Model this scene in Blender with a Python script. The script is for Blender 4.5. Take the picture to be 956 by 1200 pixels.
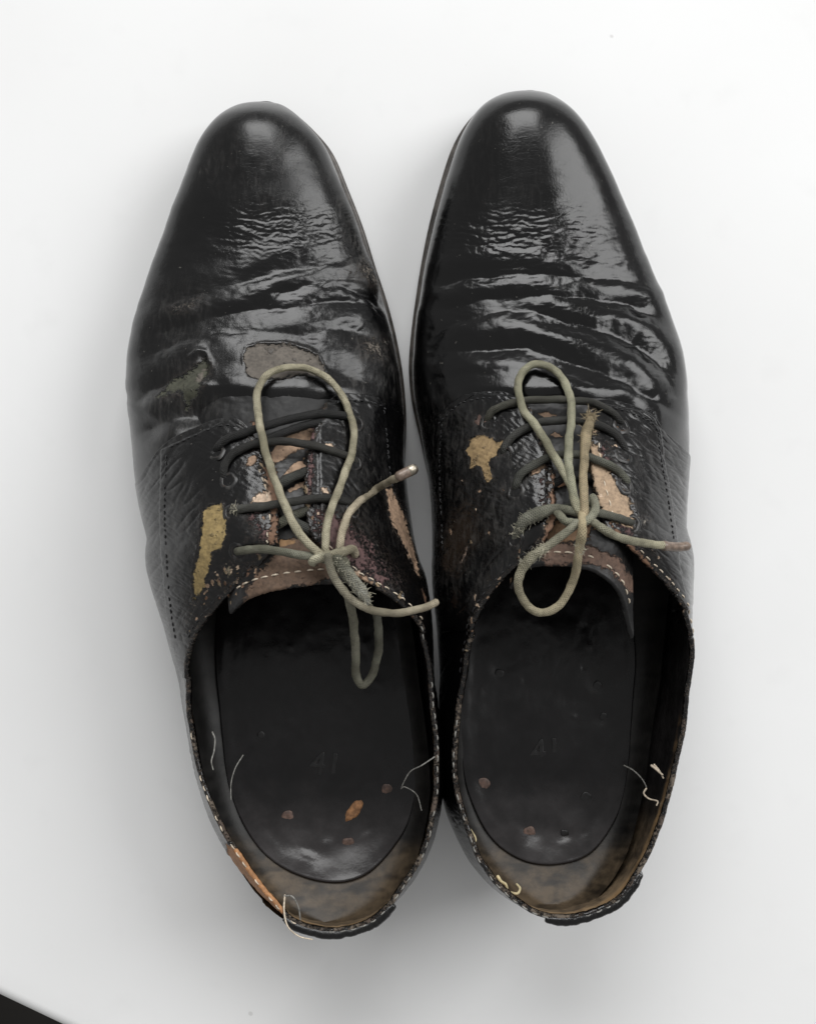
import bpy, math
import numpy as np
from mathutils import Vector, kdtree

scene = bpy.context.scene
for o in list(bpy.data.objects):
    bpy.data.objects.remove(o, do_unlink=True)
COL = scene.collection
CM = 0.01
R = math.radians

# ------------------------------------------------------------------ camera, light, exposure
H, SC, CX, CY = 48.0, 30.5, 478.0, 600.0      # camera height (cm), pixels per cm on the sill, picture centre
cam_d = bpy.data.cameras.new('camera')
cam = bpy.data.objects.new('camera', cam_d); COL.objects.link(cam)
cam.location = (0, 0, H * CM)
cam_d.sensor_fit = 'VERTICAL'
cam_d.sensor_height = 24.0
cam_d.lens = 24.0 * (SC * H) / 1200.0
cam_d.clip_start, cam_d.clip_end = 0.01, 50
scene.camera = cam

world = bpy.data.worlds.new('World'); scene.world = world
world.use_nodes = True
wb = world.node_tree.nodes['Background']
wb.inputs['Color'].default_value = (1.0, 0.995, 0.985, 1)
wb.inputs['Strength'].default_value = 0.39

def window_light(name, az, dist, zc, w, h, radiance, col=(1, 1, 0.995)):
    d = bpy.data.lights.new(name, 'AREA'); d.shape = 'RECTANGLE'
    d.size, d.size_y = w, h
    d.energy = radiance * math.pi * w * h
    d.color = col
    o = bpy.data.objects.new(name, d); COL.objects.link(o)
    p = Vector((math.sin(R(az)) * dist, math.cos(R(az)) * dist, zc))
    o.location = p
    q = (Vector((0, 0, 0.05)) - p); q.z *= 0.6
    o.rotation_euler = q.to_track_quat('-Z', 'Y').to_euler()
    return o
window_light('window_pane_front', -4, 2.00, 1.68, 1.75, 1.58, 6.7)
window_light('window_pane_side', 61, 2.00, 1.68, 1.40, 1.58, 5.9)

scene.view_settings.view_transform = 'Standard'
scene.view_settings.look = 'None'
scene.view_settings.exposure = 0.0
scene.view_settings.gamma = 1.0
scene.view_settings.use_curve_mapping = False
scene.render.engine = 'CYCLES'
scene.cycles.max_bounces = 8

# ------------------------------------------------------------------ maths helpers (all in cm)
def W(px, py, z):
    """picture position at height z -> place on the sill in cm"""
    k = (1 - np.asarray(z, float) / H) / SC
    return np.stack(np.broadcast_arrays((np.asarray(px, float) - CX) * k, (CY - np.asarray(py, float)) * k, np.asarray(z, float)), -1)

def PX(P):
    k = SC / (1 - P[..., 2] / H)
    return CX + P[..., 0] * k, CY - P[..., 1] * k

def pchip(x, y):
    x = np.asarray(x, float); y = np.asarray(y, float)
    o = np.argsort(x); x = x[o]; y = y[o]
    h = np.diff(x); d = np.diff(y) / h
    m = np.zeros_like(y)
    for i in range(1, len(x) - 1):
        if d[i-1] * d[i] > 0:
            w1 = 2 * h[i] + h[i-1]; w2 = h[i] + 2 * h[i-1]
            m[i] = (w1 + w2) / (w1 / d[i-1] + w2 / d[i])
    m[0], m[-1] = d[0], d[-1]
    def f(t):
        t = np.clip(np.asarray(t, float), x[0], x[-1])
        i = np.clip(np.searchsorted(x, t) - 1, 0, len(x) - 2)
        u = (t - x[i]) / h[i]
        return ((1 + 2*u) * (1-u)**2 * y[i] + u * (1-u)**2 * h[i] * m[i]
                + u*u * (3-2*u) * y[i+1] + u*u * (u-1) * h[i] * m[i+1])
    return f

def smoothed(x, y, n=400, s=8):
    f = pchip(x, y); t = np.linspace(min(x), max(x), n); v = f(t)
    k = np.exp(-0.5 * (np.arange(-3*s, 3*s+1) / s)**2); k /= k.sum()
    lo = 2*v[0] - v[1:3*s+1][::-1]; hi = 2*v[-1] - v[-3*s-1:-1][::-1]
    vs = np.convolve(np.concatenate([lo, v, hi]), k, 'valid')
    return lambda q: np.interp(q, t, vs)

def sstep(a, b, x):
    t = np.clip((x - a) / (b - a), 0, 1); return t * t * (3 - 2 * t)

def perlin(x, y, seed=0):
    x = np.asarray(x, float) + seed * 17.31; y = np.asarray(y, float) - seed * 9.77
    xi = np.floor(x).astype(np.int64); yi = np.floor(y).astype(np.int64)
    xf = x - xi; yf = y - yi
    def g(ix, iy):
        h = (ix * 374761393 + iy * 668265263 + seed * 144269) & 0x7fffffff
        h = ((h ^ (h >> 13)) * 1274126177) & 0x7fffffff
        a = (h % 3600) * (2 * math.pi / 3600)
        return np.cos(a), np.sin(a)
    u = xf**3 * (xf * (xf * 6 - 15) + 10); v = yf**3 * (yf * (yf * 6 - 15) + 10)
    r = 0
    for dx in (0, 1):
        for dy in (0, 1):
            a, b = g(xi + dx, yi + dy)
            r = r + (a * (xf - dx) + b * (yf - dy)) * (u if dx else 1 - u) * (v if dy else 1 - v)
    return r * 1.5

def fbm(x, y, seed=0, o=3):
    r, a, t = 0, 1.0, 0
    for k in range(o):
        r = r + a * perlin(x * 2**k, y * 2**k, seed + k * 3); t += a; a *= 0.5
    return r / t

def seg_dist(x, y, pts):
    """distance to an open polyline, and how far along it (0..1)"""
    best = np.full(x.shape, 1e9); al = np.zeros(x.shape)
    pts = np.asarray(pts, float); n = len(pts) - 1
    for i in range(n):
        ax, ay = pts[i]; bx, by = pts[i+1]
        dx, dy = bx - ax, by - ay
        t = np.clip(((x-ax)*dx + (y-ay)*dy) / (dx*dx + dy*dy + 1e-9), 0, 1)
        d = np.hypot(x - ax - t*dx, y - ay - t*dy)
        m = d < best
        best = np.where(m, d, best); al = np.where(m, (i + t) / n, al)
    return best, al

def poly_sd(x, y, pts):
    """signed distance to a polygon, negative inside"""
    p = list(pts) + [pts[0]]
    d, _ = seg_dist(x, y, p)
    ins = np.zeros(x.shape, bool)
    for i in range(len(p) - 1):
        (ax, ay), (bx, by) = p[i], p[i+1]
        c = ((ay > y) != (by > y)) & (x < (bx - ax) * (y - ay) / (by - ay + 1e-12) + ax)
        ins ^= c
    return np.where(ins, -d, d)

def curve(pts, n):
    """smooth curve through points, evenly spaced (Catmull-Rom)"""
    p = np.asarray(pts, float)
    p = np.vstack([2*p[0]-p[1], p, 2*p[-1]-p[-2]])
    out = []
    for i in range(1, len(p) - 2):
        t = np.linspace(0, 1, 24, endpoint=False)[:, None]
        a, b, c, d = p[i-1], p[i], p[i+1], p[i+2]
        out.append(0.5 * (2*b + (c-a)*t + (2*a-5*b+4*c-d)*t*t + (3*b-a-3*c+d)*t**3))
    out.append(p[-2][None]); q = np.vstack(out)
    s = np.concatenate([[0], np.cumsum(np.linalg.norm(np.diff(q, axis=0), axis=1))])
    t = np.linspace(0, s[-1], n)
    return np.stack([np.interp(t, s, q[:, k]) for k in range(q.shape[1])], -1)

def grid_normals(P):
    du = np.gradient(P, axis=0); dv = np.gradient(P, axis=1)
    n = np.cross(du, dv); l = np.linalg.norm(n, axis=-1, keepdims=True)
    return n / np.maximum(l, 1e-9)

# ------------------------------------------------------------------ mesh helpers
def mesh_obj(name, V, F, mat, parent=None, attrs=None, smooth=True, kind=None):
    V = np.asarray(V, np.float32).reshape(-1, 3) * CM
    F = np.asarray(F, np.int32); k = F.shape[1]
    me = bpy.data.meshes.new(name)
    me.vertices.add(len(V)); me.vertices.foreach_set('co', V.ravel())
    me.loops.add(F.size); me.loops.foreach_set('vertex_index', F.ravel())
    me.polygons.add(len(F)); me.polygons.foreach_set('loop_start', np.arange(0, F.size, k, dtype=np.int32))
    me.polygons.foreach_set('loop_total', np.full(len(F), k, np.int32))
    me.update(calc_edges=True); me.validate()
    if smooth:
        me.polygons.foreach_set('use_smooth', np.ones(len(me.polygons), bool))
    for an, (ty, data) in (attrs or {}).items():
        a = me.attributes.new(an, ty, 'POINT')
        a.data.foreach_set({'FLOAT_COLOR': 'color', 'FLOAT_VECTOR': 'vector', 'FLOAT': 'value'}[ty], np.asarray(data, np.float32).ravel())
    me.materials.append(mat)
    o = bpy.data.objects.new(name, me); COL.objects.link(o)
    if parent: o.parent = parent
    if kind: o['kind'] = kind
    return o

def grid_faces(n, m, flip=False, wrap=False):
    i = np.arange(n - 1)[:, None]; j = np.arange(m if wrap else m - 1)[None]
    j2 = (j + 1) % m
    a = i*m + j; b = i*m + j2; c = (i+1)*m + j2; d = (i+1)*m + j
    f = np.stack(np.broadcast_arrays(a, b, c, d), -1).reshape(-1, 4)
    return f[:, ::-1] if flip else f

def grid_obj(name, P, mat, parent=None, flip=False, wrap=False, attrs=None, kind=None):
    n, m = P.shape[:2]
    return mesh_obj(name, P, grid_faces(n, m, flip, wrap), mat, parent, attrs, kind=kind)

def frames(p):
    t = np.gradient(p, axis=0); t /= np.maximum(np.linalg.norm(t, axis=1, keepdims=True), 1e-9)
    up = np.array([0, 0, 1.0]); a = np.cross(t[0], up)
    if np.linalg.norm(a) < 1e-3: a = np.array([1.0, 0, 0])
    a /= np.linalg.norm(a); A = [a]
    for i in range(1, len(p)):
        a = A[-1] - t[i] * np.dot(A[-1], t[i]); a /= max(np.linalg.norm(a), 1e-9); A.append(a)
    A = np.array(A); B = np.cross(t, A)
    return t, A, B

def tube(p, r, m=16, cap=True, lumps=0.0, flat=1.0):
    """p (n,3), r scalar or (n,) -> verts, faces, (length, angle, 0) per vertex"""
    p = np.asarray(p, float); n = len(p); r = np.broadcast_to(r, (n,)).astype(float)
    if cap:
        t0 = p[0] - p[1]; t1 = p[-1] - p[-2]
        t0 /= np.linalg.norm(t0); t1 /= np.linalg.norm(t1)
        p = np.vstack([p[0] + t0*r[0]*.75, p[0] + t0*r[0]*.5, p, p[-1] + t1*r[-1]*.5, p[-1] + t1*r[-1]*.75])
        r = np.concatenate([[r[0]*.02, r[0]*.72], r, [r[-1]*.72, r[-1]*.02]]); n += 4
    _, A, B = frames(p)
    a = np.linspace(0, 2*math.pi, m + 1)
    s = np.concatenate([[0], np.cumsum(np.linalg.norm(np.diff(p, axis=0), axis=1))])
    rad = r[:, None] + 0 * a[None]
    if lumps:
        ca, sa = np.cos(a)[None], np.sin(a)[None]
        rad = rad * (1 + lumps * (perlin(s[:, None] * 3.1 + 2 * ca, 2 * sa + s[:, None] * .7, 17) + .7 * perlin(s[:, None] * 8.0 + 3 * ca, 3 * sa, 19)))
    V = p[:, None] + rad[..., None] * (np.cos(a)[None, :, None]*A[:, None] + flat * np.sin(a)[None, :, None]*B[:, None])
    uv = np.stack(np.broadcast_arrays(s[:, None], a[None] / (2*math.pi), 0.0), -1)
    return V.reshape(-1, 3), grid_faces(n, m + 1), uv.reshape(-1, 3)

def join(parts):
    V, F, k = [], [], 0
    for v, f in parts:
        V.append(v); F.append(np.asarray(f) + k); k += len(v)
    return np.vstack(V), np.vstack(F)

# ------------------------------------------------------------------ materials
class NT:
    def __init__(self, name):
        self.m = bpy.data.materials.new(name); self.m.use_nodes = True
        self.t = self.m.node_tree; self.b = self.t.nodes['Principled BSDF']
    def n(self, ty, **kw):
        x = self.t.nodes.new(ty)
        for k, v in kw.items(): setattr(x, k, v)
        return x
    def l(self, a, b): self.t.links.new(a, b)
    def noise(self, scale, detail=3, rough=0.5, vec=None, dist=0.0):
        x = self.n('ShaderNodeTexNoise'); x.inputs['Scale'].default_value = scale
        x.inputs['Detail'].default_value = detail; x.inputs['Roughness'].default_value = rough
        x.inputs['Distortion'].default_value = dist
        if vec is not None: self.l(vec, x.inputs['Vector'])
        return x.outputs['Fac']
    def math(self, op, a, b=None, clamp=False):
        x = self.n('ShaderNodeMath', operation=op, use_clamp=clamp)
        for i, v in enumerate((a, b)):
            if v is None: continue
            if isinstance(v, (int, float)): x.inputs[i].default_value = v
            else: self.l(v, x.inputs[i])
        return x.outputs[0]
    def ramp(self, fac, a, b, lo=0.0, hi=1.0):
        x = self.n('ShaderNodeMapRange', interpolation_type='SMOOTHSTEP')
        x.inputs[1].default_value = a; x.inputs[2].default_value = b
        x.inputs[3].default_value = lo; x.inputs[4].default_value = hi
        self.l(fac, x.inputs[0]); return x.outputs[0]
    def mix(self, fac, a, b):
        x = self.n('ShaderNodeMix', data_type='RGBA')
        for s, v in ((0, fac), (6, a), (7, b)):
            if isinstance(v, (int, float)): x.inputs[s].default_value = v
            elif isinstance(v, tuple): x.inputs[s].default_value = (*v, 1) if len(v) == 3 else v
            else: self.l(v, x.inputs[s])
        return x.outputs[2]
    def bump(self, h, strength, dist, prev=None):
        x = self.n('ShaderNodeBump'); x.inputs['Strength'].default_value = strength
        x.inputs['Distance'].default_value = dist
        self.l(h, x.inputs['Height'])
        if prev is not None: self.l(prev, x.inputs['Normal'])
        return x.outputs[0]
    def obj(self, scale=(1, 1, 1)):
        c = self.n('ShaderNodeTexCoord'); mp = self.n('ShaderNodeMapping')
        mp.inputs['Scale'].default_value = scale
        self.l(c.outputs['Object'], mp.inputs[0]); return mp.outputs[0]
    def attr(self, name):
        x = self.n('ShaderNodeAttribute'); x.attribute_name = name; return x
    def set(self, **kw):
        for k, v in kw.items():
            s = self.b.inputs[k]
            if isinstance(v, (int, float)): s.default_value = v
            elif isinstance(v, tuple): s.default_value = (*v, 1) if len(v) == 3 else v
            else: self.l(v, s)
        return self.m

def leather(name, rough=0.27, spec=0.5, base=(0.0018, 0.0018, 0.002), grain=0.22):
    t = NT(name); o = t.obj()
    pa = t.attr('paint'); wa = t.attr('scuff')
    fine = t.noise(900, 4, 0.65, o); mid = t.noise(240, 4, 0.6, o, 0.4); big = t.noise(45, 3, 0.5, o)
    cov = t.math('ADD', pa.outputs['Alpha'], t.math('MULTIPLY', t.math('SUBTRACT', mid, 0.5), 0.8))
    cov = t.math('ADD', cov, t.math('MULTIPLY', t.math('SUBTRACT', fine, 0.5), 0.9))
    cov = t.math('MULTIPLY', t.ramp(cov, 0.42, 0.60), t.ramp(pa.outputs['Alpha'], 0.03, 0.2))
    rem = t.ramp(t.noise(330, 3, 0.6, o), 0.60, 0.68)
    cov = t.math('MULTIPLY', cov, t.math('SUBTRACT', 1.0, t.math('MULTIPLY', rem, 0.4)))
    tint = t.mix(t.ramp(t.math('ADD', t.math('MULTIPLY', fine, .6), t.math('MULTIPLY', mid, .4)), 0.34, 0.66), (0.62, 0.61, 0.60), (1.18, 1.16, 1.14))
    mul = t.n('ShaderNodeMix', data_type='RGBA', blend_type='MULTIPLY'); mul.inputs[0].default_value = 1.0
    t.l(pa.outputs['Color'], mul.inputs[6]); t.l(tint, mul.inputs[7])
    st = t.noise(1.0, 5, 0.62, t.obj((170, 620, 300)), 0.6); st2 = t.noise(1.0, 5, 0.62, t.obj((700, 190, 300)), 0.8)
    strk = t.ramp(st2, 0.40, 0.85)
    dust = t.math('MULTIPLY', wa.outputs['Fac'], strk)
    blk = t.mix(t.math('MULTIPLY', dust, 0.7), base, (0.10, 0.095, 0.09))
    specks = t.ramp(t.noise(700, 2, 0.5, o), 0.73, 0.77)
    halo = t.math('MULTIPLY', t.ramp(pa.outputs['Alpha'], 0.0, 0.5), t.ramp(fine, 0.4, 0.7))
    blk = t.mix(t.math('MULTIPLY', halo, 0.55), blk, (0.045, 0.034, 0.027))
    blk = t.mix(t.math('MULTIPLY', specks, 0.55), blk, (0.12, 0.115, 0.10))
    col = t.mix(cov, blk, mul.outputs[2])
    rg = t.ramp(big, 0.3, 0.75, rough * 0.75, rough * 1.35)
    rg = t.math('ADD', rg, t.math('ADD', t.math('MULTIPLY', wa.outputs['Fac'], 0.14), t.math('MULTIPLY', dust, 0.25)))
    rg = t.math('ADD', rg, t.math('MULTIPLY', t.math('SUBTRACT', mid, 0.5), 0.06))
    rg = t.math('ADD', rg, t.math('MULTIPLY', halo, 0.25))
    rg = t.math('ADD', rg, t.math('MULTIPLY', t.math('SUBTRACT', t.noise(1600, 3, 0.7, o), 0.5), 0.12))
    rm = t.n('ShaderNodeMix'); t.l(cov, rm.inputs[0]); t.l(rg, rm.inputs[2]); rm.inputs[3].default_value = 0.72
    # grain: small pores plus short stretch lines
    vo = t.n('ShaderNodeTexVoronoi', feature='DISTANCE_TO_EDGE'); vo.inputs['Scale'].default_value = 750
    t.l(o, vo.inputs['Vector'])
    g = t.math('ADD', t.math('MULTIPLY', t.ramp(vo.outputs['Distance'], 0, 0.12), 0.4), fine)
    b1 = t.bump(g, grain, 0.00010)
    b2 = t.bump(st, 0.10, 0.0003, b1)
    b3 = t.bump(t.math('MULTIPLY', cov, -1.0), 0.9, 0.0008, b2)
    return t.set(**{'Base Color': col, 'Roughness': rm.outputs[0], 'Normal': b3, 'Specular IOR Level': spec})

def plain(name, col, rough=0.5, spec=0.5, noise=(200, 0.4), bump=0.2, metal=0.0, dist=0.0003):
    t = NT(name); o = t.obj()
    f = t.noise(noise[0], 4, 0.6, o)
    k = noise[1]
    c = t.mix(t.ramp(f, 0.3, 0.7), tuple(x*(1-k) for x in col), tuple(min(1, x*(1+k)) for x in col))
    return t.set(**{'Base Color': c, 'Roughness': rough, 'Metallic': metal, 'Specular IOR Level': spec,
                    'Normal': t.bump(f, bump, dist)})

def painted(name, rough=0.5, spec=0.5, noise=300, k=0.45, bump=0.3, dist=0.0004):
    """colour comes from the piece's own 'paint' attribute"""
    t = NT(name); o = t.obj(); f = t.noise(noise, 4, 0.65, o); f2 = t.noise(noise * .2, 3, 0.6, o)
    pa = t.attr('paint')
    tint = t.mix(t.ramp(t.math('ADD', t.math('MULTIPLY', f, .5), t.math('MULTIPLY', f2, .5)), 0.35, 0.65), (1-k,)*3, (1+k,)*3)
    mul = t.n('ShaderNodeMix', data_type='RGBA', blend_type='MULTIPLY'); mul.inputs[0].default_value = 1.0
    t.l(pa.outputs['Color'], mul.inputs[6]); t.l(tint, mul.inputs[7])
    rr = t.math('ADD', pa.outputs['Alpha'], t.math('MULTIPLY', t.math('SUBTRACT', f2, 0.5), 0.3))
    return t.set(**{'Base Color': mul.outputs[2], 'Roughness': rr, 'Specular IOR Level': spec, 'Normal': t.bump(f, bump, dist)})

def lace_mat():
    t = NT('waxed_cotton_lace'); pa = t.attr('paint'); uv = t.attr('along')
    sp = t.n('ShaderNodeSeparateXYZ'); t.l(uv.outputs['Vector'], sp.inputs[0])
    s, a = sp.outputs[0], sp.outputs[1]
    u1 = t.math('ADD', t.math('MULTIPLY', s, 13.0), t.math('MULTIPLY', a, 8.0))
    u2 = t.math('SUBTRACT', t.math('MULTIPLY', s, 13.0), t.math('MULTIPLY', a, 8.0))
    s1 = t.math('SINE', t.math('MULTIPLY', u1, 2*math.pi)); s2 = t.math('SINE', t.math('MULTIPLY', u2, 2*math.pi))
    br = t.math('MAXIMUM', s1, s2)
    o = t.obj(); f = t.noise(1100, 3, 0.7, o); f2 = t.noise(120, 3, 0.6, o)
    h = t.math('ADD', t.math('MULTIPLY', br, 0.34), t.math('MULTIPLY', f, 1.2))
    tint = t.mix(t.ramp(h, 0.15, 1.0), (0.5, 0.5, 0.49), (1.3, 1.3, 1.28))
    tint2 = t.mix(t.ramp(f2, 0.32, 0.68), (0.58, 0.57, 0.53), (1.2, 1.19, 1.17))
    m1 = t.n('ShaderNodeMix', data_type='RGBA', blend_type='MULTIPLY'); m1.inputs[0].default_value = 1.0
    t.l(pa.outputs['Color'], m1.inputs[6]); t.l(tint, m1.inputs[7])
    m2 = t.n('ShaderNodeMix', data_type='RGBA', blend_type='MULTIPLY'); m2.inputs[0].default_value = 1.0
    t.l(m1.outputs[2], m2.inputs[6]); t.l(tint2, m2.inputs[7])
    return t.set(**{'Base Color': m2.outputs[2], 'Roughness': 0.62, 'Specular IOR Level': 0.35,
                    'Normal': t.bump(h, 0.7, 0.0005)})

def sill_mat():
    t = NT('white_sill_laminate'); o = t.obj()
    f = t.noise(6, 4, 0.5, o); f2 = t.noise(60, 3, 0.5, o)
    c = t.mix(t.ramp(f, 0.3, 0.7), (0.725, 0.728, 0.728), (0.755, 0.76, 0.762))
    c = t.mix(t.math('MULTIPLY', t.ramp(f2, 0.55, 0.8), 0.10), c, (0.56, 0.56, 0.56))
    vo = t.n('ShaderNodeTexVoronoi'); vo.inputs['Scale'].default_value = 34; t.l(o, vo.inputs['Vector'])
    sc = t.n('ShaderNodeSeparateColor'); t.l(vo.outputs['Color'], sc.inputs[0])
    wob = t.math('ADD', vo.outputs['Distance'], t.math('MULTIPLY', t.noise(500, 3, 0.6, o), 0.05))
    sp = t.math('MULTIPLY', t.ramp(wob, 0.062, 0.044), t.ramp(sc.outputs[0], 0.45, 0.5))
    c = t.mix(t.math('MULTIPLY', sp, 0.4), c, (0.40, 0.39, 0.38))
    return t.set(**{'Base Color': c, 'Roughness': t.ramp(f2, 0.3, 0.7, 0.42, 0.55), 'Specular IOR Level': 0.35,
                    'Normal': t.bump(t.noise(900, 2, 0.5, o), 0.04, 0.0002)})

M = {
    'upper_a': leather('scuffed_black_leather', 0.21, 0.43),
    'upper_b': leather('polished_black_leather', 0.155, 0.42),
    'lining': painted('worn_lining_leather', spec=0.35, noise=260, k=0.5),
    'sock': painted('dark_heel_sock', spec=0.34, noise=180, k=0.3, bump=0.22),
    'tongue': leather('worn_tongue_leather', 0.45, 0.4),
    'lace': lace_mat(),
    'fibre': plain('frayed_fibre', (0.33, 0.31, 0.24), 0.8, 0.2),
    'fibre_tan': plain('frayed_tan_fibre', (0.24, 0.195, 0.125), 0.8, 0.2),
    'thread': plain('pale_thread', (0.50, 0.43, 0.34), 0.7, 0.2, (900, 0.35)),
    'thread_dark': plain('black_thread', (0.016, 0.016, 0.017), 0.5, 0.4, (900, 0.35)),
    'thread_grey': plain('grey_thread', (0.21, 0.205, 0.19), 0.75, 0.2, (900, 0.4)),
    'sole': plain('sole_edge', (0.016, 0.015, 0.014), 0.36, 0.5, (150, 0.4), 0.25),
    'welt': plain('welt_leather', (0.06, 0.053, 0.047), 0.4, 0.5, (200, 0.5), 0.3),
    'rust': plain('rusty_tack', (0.085, 0.052, 0.040), 0.55, 0.5, (700, 0.5), 0.5),
    'metal': plain('dull_metal', (0.30, 0.27, 0.22), 0.38, 0.5, (600, 0.4), 0.3, 0.9),
    'brown_tip': plain('brown_plastic_tip', (0.15, 0.11, 0.085), 0.35, 0.5, (600, 0.3), 0.2),
    'stamp': plain('stamped_leather', (0.008, 0.0077, 0.008), 0.34, 0.4, (600, 0.4), 0.3),
    'scrape': plain('scraped_tan_leather', (0.22, 0.11, 0.05), 0.7, 0.3, (500, 0.45), 0.6),
    'fluff': plain('yellow_lint', (0.42, 0.36, 0.22), 0.85, 0.15, (700, 0.3)),
    'sill': sill_mat(),
    'floor': plain('dark_floor', (0.018, 0.016, 0.014), 0.6, 0.3, (8, 0.3), 0.05),
}

# ------------------------------------------------------------------ the setting
# sill: a white board whose front edge crosses the lower corner of the picture
e0 = np.array([-15.67, -18.74]); e1 = np.array([-13.05, -19.99])
ed = (e1 - e0) / np.linalg.norm(e1 - e0); en = np.array([-ed[1], ed[0]])     # en points into the board
prof = [(60.0, 0.0), (30, 0), (10, 0), (3, 0), (1.2, 0)]
rr = 0.55
for k in range(9):
    a = math.pi/2 * k / 8
    prof.append((rr - rr*math.sin(a), -rr + rr*math.cos(a)))
prof += [(0.0, -2.6), (60.0, -2.6)]
pr = np.array(prof)
ts = np.linspace(-70, 70, 29)
P = np.zeros((len(ts), len(pr), 3))
P[..., :2] = e0 + ts[:, None, None]*ed + pr[None, :, :1]*en
P[..., 2] = pr[None, :, 1]
o = grid_obj('window_sill', P, M['sill'], flip=True); o['kind'] = 'structure'
fl = np.array([[[-150, -150, -75], [150, -150, -75]], [[-150, 150, -75], [150, 150, -75]]], float)
o = grid_obj('floor', fl, M['floor'], flip=True); o['kind'] = 'structure'

# ------------------------------------------------------------------ shoe shape tables (read at 956 x 1200)
ZF = pchip([100, 200, 300, 400, 500, 600, 700, 800, 900, 1120], [1.15, .9, .68, .58, .62, .85, 1.4, 2.1, 2.5, 2.6])
ZB = pchip([100, 200, 300, 400, 500, 600, 700, 1120], [1.6, 1.6, 1.6, 1.6, 1.8, 2.2, 2.6, 3.4])
KF = pchip([100, 300, 420, 520, 620, 760], [-0.09, -0.115, -0.10, 0.02, 0.075, 0.06])

TAN = (0.30, 0.205, 0.14); PALE = (0.52, 0.40, 0.30); OLIVE = (0.27, 0.20, 0.085); PURP = (0.085, 0.047, 0.046)
BROWN = (0.16, 0.09, 0.055); GREY = (0.10, 0.088, 0.075); ORANGE = (0.34, 0.17, 0.075); GREEN = (0.050, 0.052, 0.036)

LEFT = dict(
    key='a', tip=(311, 118.5),
    left=[(282,125.6),(257,144),(236,173),(218,217),(199,267),(183,313),(168,356),(158,395),(153,427),(153.5,477),(157,520),(161,566),(165,586),(180,646),(192,714)],
    right=[(332,126),(360,150),(383,178),(400,217),(420,267),(434,310),(448,349),(459,390),(466,425),(471,460),(474,499),(474,531),(477,579),(486,638),(492,694)],
    sole_right=[(339,122.5),(368,139),(389,164),(407,200),(425,242),(442,306),(457,363),(466,415),(471,455),(473,500)],
    ridge=[(110,.1),(300,.25),(450,.6),(600,1.0),(760,1.05)],
    zt=[(118.5,0),(124,.80),(134,1.45),(150,2.08),(175,2.45),(210,2.58),(260,2.64),(320,2.84),(380,3.2),(440,3.8),(500,4.55),(560,5.4),(650,6.35),(760,6.6)],
    face_l=[(292,503),(303,527),(310,547),(321,580),(325,609),(325,630)],
    face_r=[(377,480),(374,492),(365,517),(360,554),(359,581),(363,615),(370,634)],
    front_l=[(161,566),(176,546),(190,527),(203.6,515),(232,502),(254,493),(270.5,491),(284,495),(292,503)],
    front_r=[(474,490),(462,481),(452,473),(447,468.5),(427,463),(405,462),(390,467),(382,473),(377,480)],
    throat=636,
    T=[(297,669,8.2),(280,682,7.9),(255,709,7.3),(233,737,6.7),(221,767,6.2),(217,800,5.9),(220,845,5.8),(232,905,5.9),(255,967,6.2),(285,1016,6.5),(316,1056,6.8),(345,1083,7.0),
       (390,1094,7.1),
       (437,1082,7.0),(474,1041,6.8),(500,993,6.5),(513,936,6.2),(513.5,871,5.9),(508,813,5.9),(503,767,6.2),(492,732,6.7),(472,709,7.2),(440,687,7.7),(409,668,8.1)],
    B=[(-8.6,-1.7),(-8.5,-2.2),(-8.35,-3.0),(-8.15,-3.9),(-7.95,-4.8),(-7.7,-5.9),(-7.35,-7.4),(-6.95,-9.3),(-6.45,-11.0),(-5.75,-12.25),(-4.9,-13.2),(-3.9,-13.8),
       (-2.7,-14.0),
       (-1.5,-13.7),(-.45,-12.9),(.2,-11.6),(.5,-10),(.4,-8.2),(.15,-6.4),(-.05,-4.9),(-.2,-3.9),(-.3,-3.0),(-.33,-2.2),(-.33,-1.7)],
    sock=[(278,612),(266,690),(262,760),(267,850),(278,930),(300,985),(338,1020),(385,1034),(430,1024),(464,985),(478,940),(481,870),(474,780),(466,700),(450,612)],
    panel=[(190,527),(188,600),(190,650),(195.5,714),(206,765),(214,795),(330,800),(330,480),(270,491)],
    panel_r=[(452,473),(454,510),(459,555),(471,615),(490,690),(500,740),(430,800),(380,800),(372,470)],
)
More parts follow.
